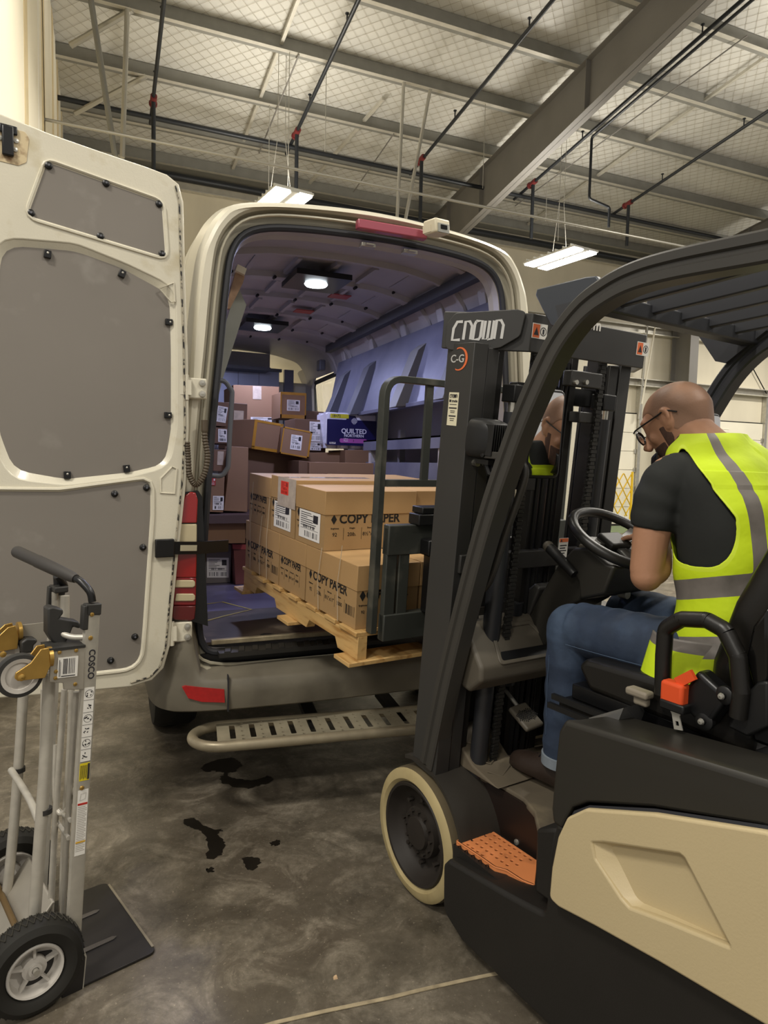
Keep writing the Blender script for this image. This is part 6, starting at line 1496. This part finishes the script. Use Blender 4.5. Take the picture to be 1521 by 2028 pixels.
# toe plate with its bent side lugs
tp_l = (HTI @ n2).x
o = MB(); plate(o, fillet([(0, 0), (tp_l, .0), (tp_l, WID), (0, WID)], [.0, .02, .03, .0], 4, True), [], HT @ T(0, 0, .006), .008, .002); tpl = o.build('toe_plate', m_toe, ht)
o = G(); o.box(tp_l-.004, tp_l+.003, .02, WID-.02, .003, .012); o.build('worn_toe_edge', mat('worn_edge', '#9a927f', .4, .5), tpl)
for y in (.13, .29): o = G(); o.prism([(.0, y-.010), (tp_l*.62, y-.004), (tp_l*.68, y+.004), (tp_l*.62, y+.012), (0, y+.012)], 'z', .010, .014); o.build('scuff_rib', mat('worn_rib', '#4f4a44', .6), tpl, bevel=.003)
o = G(); o.prism([(-.012, .0), (.0, .0), (.012, .10), (.0, .15), (-.02, .17), (-.03, .17), (-.03, .0)][0:0] or [(-.05, .0), (.004, .0), (.012, .09), (.0, .125), (-.05, .15)], 'y', -.004, .004); o.build('side_lug', m_toe, ht)
o = G(); o.tube([(.004, -.001, .0), (.013, -.001, .09), (.001, -.001, .128), (-.01, -.001, .134)], .0035, 6); o.build('lug_edge', m_al, ht)
# side rails: the near one carries the printed labels
nb = HP(146, 1838, .03); nt = HP(183, 1203, .03)
def rail(w, name='side_rail'):
    d = Vector((nt.x-nb.x, 0, nt.z-nb.z)); p0 = Vector((nb.x, w, nb.z)); p0 = p0-d*(p0.z-.10)/d.z*1.0; p1 = Vector((nt.x, w, nt.z)); b = G()
    b.sweep([(-.012, -.019), (.012, -.019), (.012, .013), (.008, .019), (-.008, .019), (-.012, .013)], [p0, p1], (1, 0, 0)); return b.build(name, m_al, ht), p0, p1
WN, WFR = .03, WID-.06
r1, p0, p1 = rail(WN); r2, q0, q1 = rail(WFR)
rd = (p1-p0).normalized(); rn = Vector((rd.z, 0, -rd.x)); RL = (p1-p0).length
for (o_, p) in ((r1, p1), (r2, q1)):
    b = G(); b.M = HT @ basis(p, rn, (0, 1, 0), rd); b.box(-.022, .021, -.014, .014, -.02, .012); b.box(-.028, -.012, -.014, .014, -.06, .008); b.build('rail_cap', m_hblk, o_, bevel=.003)
def on_rail(s, x=0): return HT @ basis(p0+rd*s+rn*x+Vector((0, -.0125, 0)), rn, rd, (0, -1, 0))
def s_at(px, py): v = HP(px, py, WN-.0125); return (v-p0).dot(rd)
for a in ((178, 1217), (174, 1264), (156, 1562)):
    b = MB(on_rail(s_at(*a), -.004)); b.lathe([(.0065, 0), (.005, .003), (.001, .0035)], (0, 0, 0), (0, 0, 1), 12); b.build('rivet', m_zinc, r1)
M = on_rail(s_at(184, 1315), .002) @ Matrix.Rotation(-pi/2, 4, 'Z'); text('COSCO', .024, M, m_ink, r1, bold=.02, align='CENTER')
sa, sb = s_at(172, 1362), s_at(164, 1509)
b = MB(on_rail((sa+sb)/2, .0)); hgt = sa-sb; b.box(-.013, .014, -hgt/2, hgt/2, 0, .0006); b.m(1)
rr_ = random.Random(4)
for k in range(6):
    yc = hgt/2-hgt*(k+.5)/6; b.box(-.013, .014, yc-hgt/12-.0004, yc-hgt/12+.0004, .0006, .001)
    if k % 2 == 0: b.lathe([(.0115, .0007), (.0103, .001)], (0.001, yc, 0), (0, 0, 1), 22)
    for q_ in range(7):
        x, y = rr_.uniform(-.008, .008), yc+rr_.uniform(-.007, .007); b.box(x-.002, x+.0025, y-.0012, y+.0012, .0007, .001, T(x, y, 0) @ Matrix.Rotation(rr_.uniform(0, 3), 4, 'Z') @ T(-x, -y, 0))
b.build('instruction_label', [m_white, m_ink], r1)
sa, sb = s_at(163, 1512), s_at(160, 1547); b = MB(on_rail((sa+sb)/2, .0)); hgt = sa-sb; b.box(-.013, .014, -hgt/2, hgt/2, 0, .0006); b.m(1)
b.box(.008, .0135, -hgt*.45, hgt*.45, .0006, .001)
for k in range(7): b.box(-.011+k*.0027, -.0098+k*.0027, -hgt*.42+.002*(k % 3), hgt*.38, .0006, .0009)
b.build('caution_label', [m_yl, m_ink], r1)
sa, sb = s_at(160, 1565), s_at(152, 1695); b = MB(on_rail((sa+sb)/2, .0)); hgt = sa-sb; b.box(-.014, .014, -hgt/2, hgt/2, 0, .0006); b.m(1)
for k in range(26):
    y = hgt*.24-k*hgt*.0268
    if not .8 > 1: b.box(-.012, .012-.004*(k % 3 == 0), y-.0006, y+.0006, .0006, .0009)
b.m(2).box(-.013, .013, hgt*.27, hgt*.30, .0006, .0012); b.m(3).box(-.013, .013, -hgt*.31, -hgt*.285, .0006, .0012)
b.m(1).tube([(-.008, hgt*.34, .0008), (.006, hgt*.36, .0008), (.008, hgt*.45, .0008), (-.006, hgt*.44, .0008)], .0005, 4, closed=True)
b.build('warning_label', [m_white, mat('pale_print', '#8b8680', .6), mat('label_red', '#b32a22', .5), mat('label_amber', '#c79a2a', .5)], r1)
# handle loop and grip
a = HP(183, 1190, WN+.0); h1 = [HP(183, 1192, WN), HP(178, 1172, WN+.005), HP(160, 1152, WN+.03), HP(140, 1140, WN+.07)]
hz = HP(35, 1090, WFR*.75)
e0 = h1[-1]; g0 = HP(150, 1146, WN+.05); g1 = Vector((hz.x, WFR*.86, hz.z))
g1 = HP(32, 1092, WFR*.9)
b = G(); b.tube(spline([V(*h1[0]), V(*h1[1]), V(*h1[2]), V(*g0)], 6), .0105, 12); b.build('handle_tube', m_black, ht)
b = G(); dg = (g1-g0); b.tube([g0, g0+dg*.06, g0+dg*.35, g0+dg*.62, g0+dg*.63, g1-dg*.02, g1], [.0125, .0155, .0185, .019, .0178, .0182, .0165], 18); b.build('handle_grip', m_grip, ht)
fb = Vector((q1.x, WFR, q1.z)); b = G(); b.tube(spline([fb, fb+Vector((0, 0, .05)), HP(128, 1160, WFR-.02), HP(112, 1140, WFR-.05)], 5), .0105, 12); b.build('handle_tube', m_black, ht)
# second frame (folding platform rails) behind the main ones
def tb(name, pts, ws, r=.0125, m=None, par=ht, seg=12):
    b = G(); b.tube(spline([HP(px, py, w) for (px, py), w in zip(pts, ws)], 4), r, seg); return b.build(name, m or m_al, par)
tb('inner_tube', [(98, 1330), (92, 1480), (84, 1600), (68, 1815)], [.06]*4, .0165)
tb('inner_tube', [(46, 1370), (38, 1500), (26, 1650), (14, 1770)], [WFR+.02]*4, .015)
tb('inner_tube', [(128, 1365), (118, 1500), (108, 1650), (100, 1810)], [.16]*4, .009)
tb('inner_tube', [(142, 1360), (138, 1480), (128, 1640), (122, 1805)], [.20]*4, .009)
tb('inner_tube', [(86, 1365), (84, 1470), (80, 1560), (76, 1680)], [.30]*4, .008)
tb('inner_tube', [(151, 1370), (141, 1520), (131, 1680), (124, 1810)], [.08]*4, .008)
tb('curved_brace', [(22, 1525), (45, 1560), (62, 1590), (76, 1625)], [WFR, .25, .15, .08], .010)
tb('curved_brace', [(110, 1475), (108, 1560), (112, 1600), (122, 1612), (136, 1596), (150, 1560)], [.2, .18, .16, .14, .12, .06], .0065)
for k, (a, b2) in enumerate([((108, 1620), (136, 1660)), ((112, 1600), (140, 1625))]): tb('cross_strut', [a, b2], [.22, .05], .006)
# sleeve collars on the tubes
for (px, py), w in (((89, 1603), .06), ((37, 1522), WFR+.02)):
    c = HP(px, py, w); b = G(); b.cyl(c+Vector((0, 0, -.01)), c+Vector((0, 0, .004)), .019, 16); b.build('tube_collar', m_hblk, ht)
# axle plate and corner bracket with bar-code label
c4 = [HP(*a, .02) for a in [(98, 1286), (167, 1280), (165, 1365), (125, 1365), (124, 1352), (97, 1350)]]
b = G(); b.prism([(v.x, v.z) for v in c4], 'y', .014, .022); cb_ = b.build('corner_bracket', m_alp, ht, bevel=.002)
b = G(); t_ = [HP(*a, .02) for a in [(96, 1284), (168, 1276), (168, 1281), (97, 1290)]]; b.prism([(v.x, v.z) for v in t_], 'y', .012, .10); b.build('bracket_top', m_hblk, ht)
c = HP(134, 1321, .0125); LBm = HT @ basis(c, (1, 0, -.06), (.06, 0, 1), (0, -1, 0)); b = MB(LBm); b.box(-.026, .026, -.028, .028, 0, .0012); b.m(1)
for k in range(17):
    if rr_.random() < .75: b.box(-.014+.002*k, -.013+.002*k+.0004*(k % 2), -.018, .024, .0012, .0016)
b.box(-.022, -.0205, -.024, .022, .0012, .0016); b.box(-.019, -.0182, -.024, .016, .0012, .0016); b.box(-.016, .02, -.025, -.0225, .0012, .0016)
b.build('bar_code_label', [m_white, m_ink], cb_)
for a in ((118, 1292), (151, 1288), (111, 1330), (110, 1343), (149, 1355)):
    c = HP(*a, .0135); b = G(); b.lathe([(.0055, 0), (.004, .003), (.001, .0034)], c, (0, -1, 0), 12); b.build('rivet', m_zinc, cb_)
c5 = [HP(*a, .30) for a in [(40, 1238), (92, 1232), (94, 1262), (60, 1275), (40, 1275)]]; b = G(); b.prism([(v.x, v.z) for v in c5], 'y', .295, .303); b.build('corner_bracket', m_alp, ht)
# locking handles (dark plastic) and their loops
lk = [HP(*a, .10) for a in [(90, 1202), (100, 1199), (120, 1204), (121, 1212), (113, 1222), (150, 1228), (157, 1237), (152, 1242), (140, 1238), (132, 1258), (120, 1278), (100, 1268), (90, 1252)]]
b = G(); b.prism([(v.x, v.z) for v in fillet([Vector((v.x, v.z)) for v in lk], .006, 3, True)] if False else [(v.x, v.z) for v in lk], 'y', .075, .125); b.build('locking_lever', m_hblk, ht, bevel=.006, seg=3)
tb('lever_loop', [(112, 1246), (125, 1256), (145, 1262), (170, 1262)], [.09, .08, .06, .04], .0085)
tb('lever_loop', [(115, 1262), (130, 1272), (148, 1276), (160, 1275)], [.12, .1, .09, .07], .0085)
lk = [HP(*a, .28) for a in [(38, 1270), (50, 1262), (68, 1262), (72, 1268), (64, 1276), (62, 1290), (40, 1292)]]; b = G(); b.prism([(v.x, v.z) for v in lk], 'y', .26, .30); b.build('locking_lever', m_hblk, ht, bevel=.005)
# far upright tops
for px, py0, py1, w, r in ((108, 1172, 1240, WFR-.02, .010), (128, 1180, 1290, WFR-.09, .013)):
    tb('upper_tube', [(px, py1), (px+1, py0)], [w, w], r)
b = G(); c = HP(118, 1166, WFR-.03); b.cbox(c, (.04, .05, .02)); b.build('top_clamp', m_hblk, ht, bevel=.004)
# casters folded up
def caster(cx_, cy_, w, s, fork):
    c = HP(cx_, cy_, w); R_c = .058*s
    b = G(); b.lathe([(R_c*.80, -.014), (R_c*.97, -.013), (R_c, -.008), (R_c, .008), (R_c*.97, .013), (R_c*.80, .014)], c, (0, 1, 0), 40); t = b.build('caster_tyre', m_hblk, ht)
    b = G(); b.lathe([(.001, -.010), (R_c*.35, -.010), (R_c*.6, -.007), (R_c*.62, -.012), (R_c*.80, -.014), (R_c*.80, .014), (R_c*.3, .012), (.001, .012)], c, (0, 1, 0), 40); b.build('caster_hub', m_cast, t)
    q = [HP(*a, w-.018) for a in fork]; b = G(); b.prism([(v.x, v.z) for v in q], 'y', w-.024, w-.018); b.prism([(v.x, v.z) for v in q], 'y', w+.018, w+.024); k = b.build('caster_fork', m_zinc, ht, bevel=.0015)
    b = G(); b.lathe([(.009, 0), (.009, .004), (.005, .006), (.001, .0065)], (c.x, w-.024, c.z), (0, -1, 0), 14); b.build('caster_axle', m_zinc, k)
    return c
caster(38, 1337, .03, 1.0, [(30, 1332), (60, 1312), (80, 1285), (96, 1282), (99, 1318), (88, 1342), (34, 1348), (28, 1342)])
caster(2, 1292, .30, 1.0, [(-15, 1270), (15, 1242), (30, 1238), (36, 1258), (34, 1284), (-15, 1292)])
for (a, b2, w) in (((97, 1283), (99, 1318), .03), ((37, 1238), (38, 1262), .30)):
    p_, q_ = HP(*a, w), HP(*b2, w); b = G(); b.M = HT @ T(p_.x, w, (p_.z+q_.z)/2); b.cyl((-.004, 0, 0), (.006, 0, 0), .028, 20); b.build('caster_swivel', m_zinc, ht)
# big wheels and axle
def bigwheel(w, cx_, cy_, s=1):
    c = HP(cx_, cy_, w); R_w = c.z
    b = G(); b.lathe([(R_w*.55, .0), (R_w*.62, -.010), (R_w*.80, -.016), (R_w*.93, -.006), (R_w*.99, .012), (R_w, .03), (R_w*.99, .045), (R_w*.93, .056), (R_w*.8, .062), (R_w*.55, .05)], (c.x, w, c.z), (0, 1, 0), 64); t = b.build('big_tyre', m_tire, ht)
    b = G()
    for k in range(44):
        a = 2*pi*k/44
        for sg_ in (-1, 1):
            a2 = a+sg_*.13; b.tube([(c.x+R_w*1.0*cos(a), w+.008, c.z+R_w*1.0*sin(a)), (c.x+R_w*1.004*cos((a+a2)/2), w+.028, c.z+R_w*1.004*sin((a+a2)/2)), (c.x+R_w*1.0*cos(a2), w+.046, c.z+R_w*1.0*sin(a2))], .0018, 4)
    b.build('tread_pattern', mat('tread_rib', '#2b2820', .8), t)
    b = G(); b.lathe([(R_w*.56, -.004), (R_w*.54, -.010), (R_w*.50, -.008), (R_w*.46, .02), (R_w*.25, .028), (R_w*.24, .008), (R_w*.14, .006), (R_w*.13, -.002), (R_w*.07, -.002), (R_w*.06, .01), (.001, .01)], (c.x, w, c.z), (0, 1, 0), 48); rm_ = b.build('wheel_rim', m_cast, t, sharp=40)
    for k in range(5):
        a = 2*pi*k/5+.3; b = G(); b.hexa([(c.x+R_w*r*cos(a+da), w+yy, c.z+R_w*r*sin(a+da)) for yy in (.03, .006) for r, da in ((.22, -.12), (.48, -.05), (.48, .05), (.22, .12))]); b.build('rim_spoke', m_cast, rm_)
    b = G(); b.cyl((c.x, w-.014, c.z), (c.x, w+.01, c.z), .008, 12); b.build('axle_end', m_steel, rm_)
    return c
wc = bigwheel(-.022, 70, 1922)
bigwheel(WID+.02, 22, 1735)
b = G(); b.cyl((wc.x, -.02, wc.z), (wc.x, WID+.08, wc.z), .009, 12); b.build('axle', mat('rusty_axle', '#6f5a3a', .5, .4), ht)
b = G(); x0 = wc.x; b.prism([(x0-.035, .06), (x0-.027, .055), (-.03, .20), (-.038, .205)], 'y', WID*.30, WID*.97); b.build('back_plate', m_alp, ht, bevel=.003)
b = G(); b.prism([(x0-.03, .06), (.0, .02), (.0, .14), (x0, .16)], 'y', .0, .03); b.build('axle_bracket', m_toe, ht)
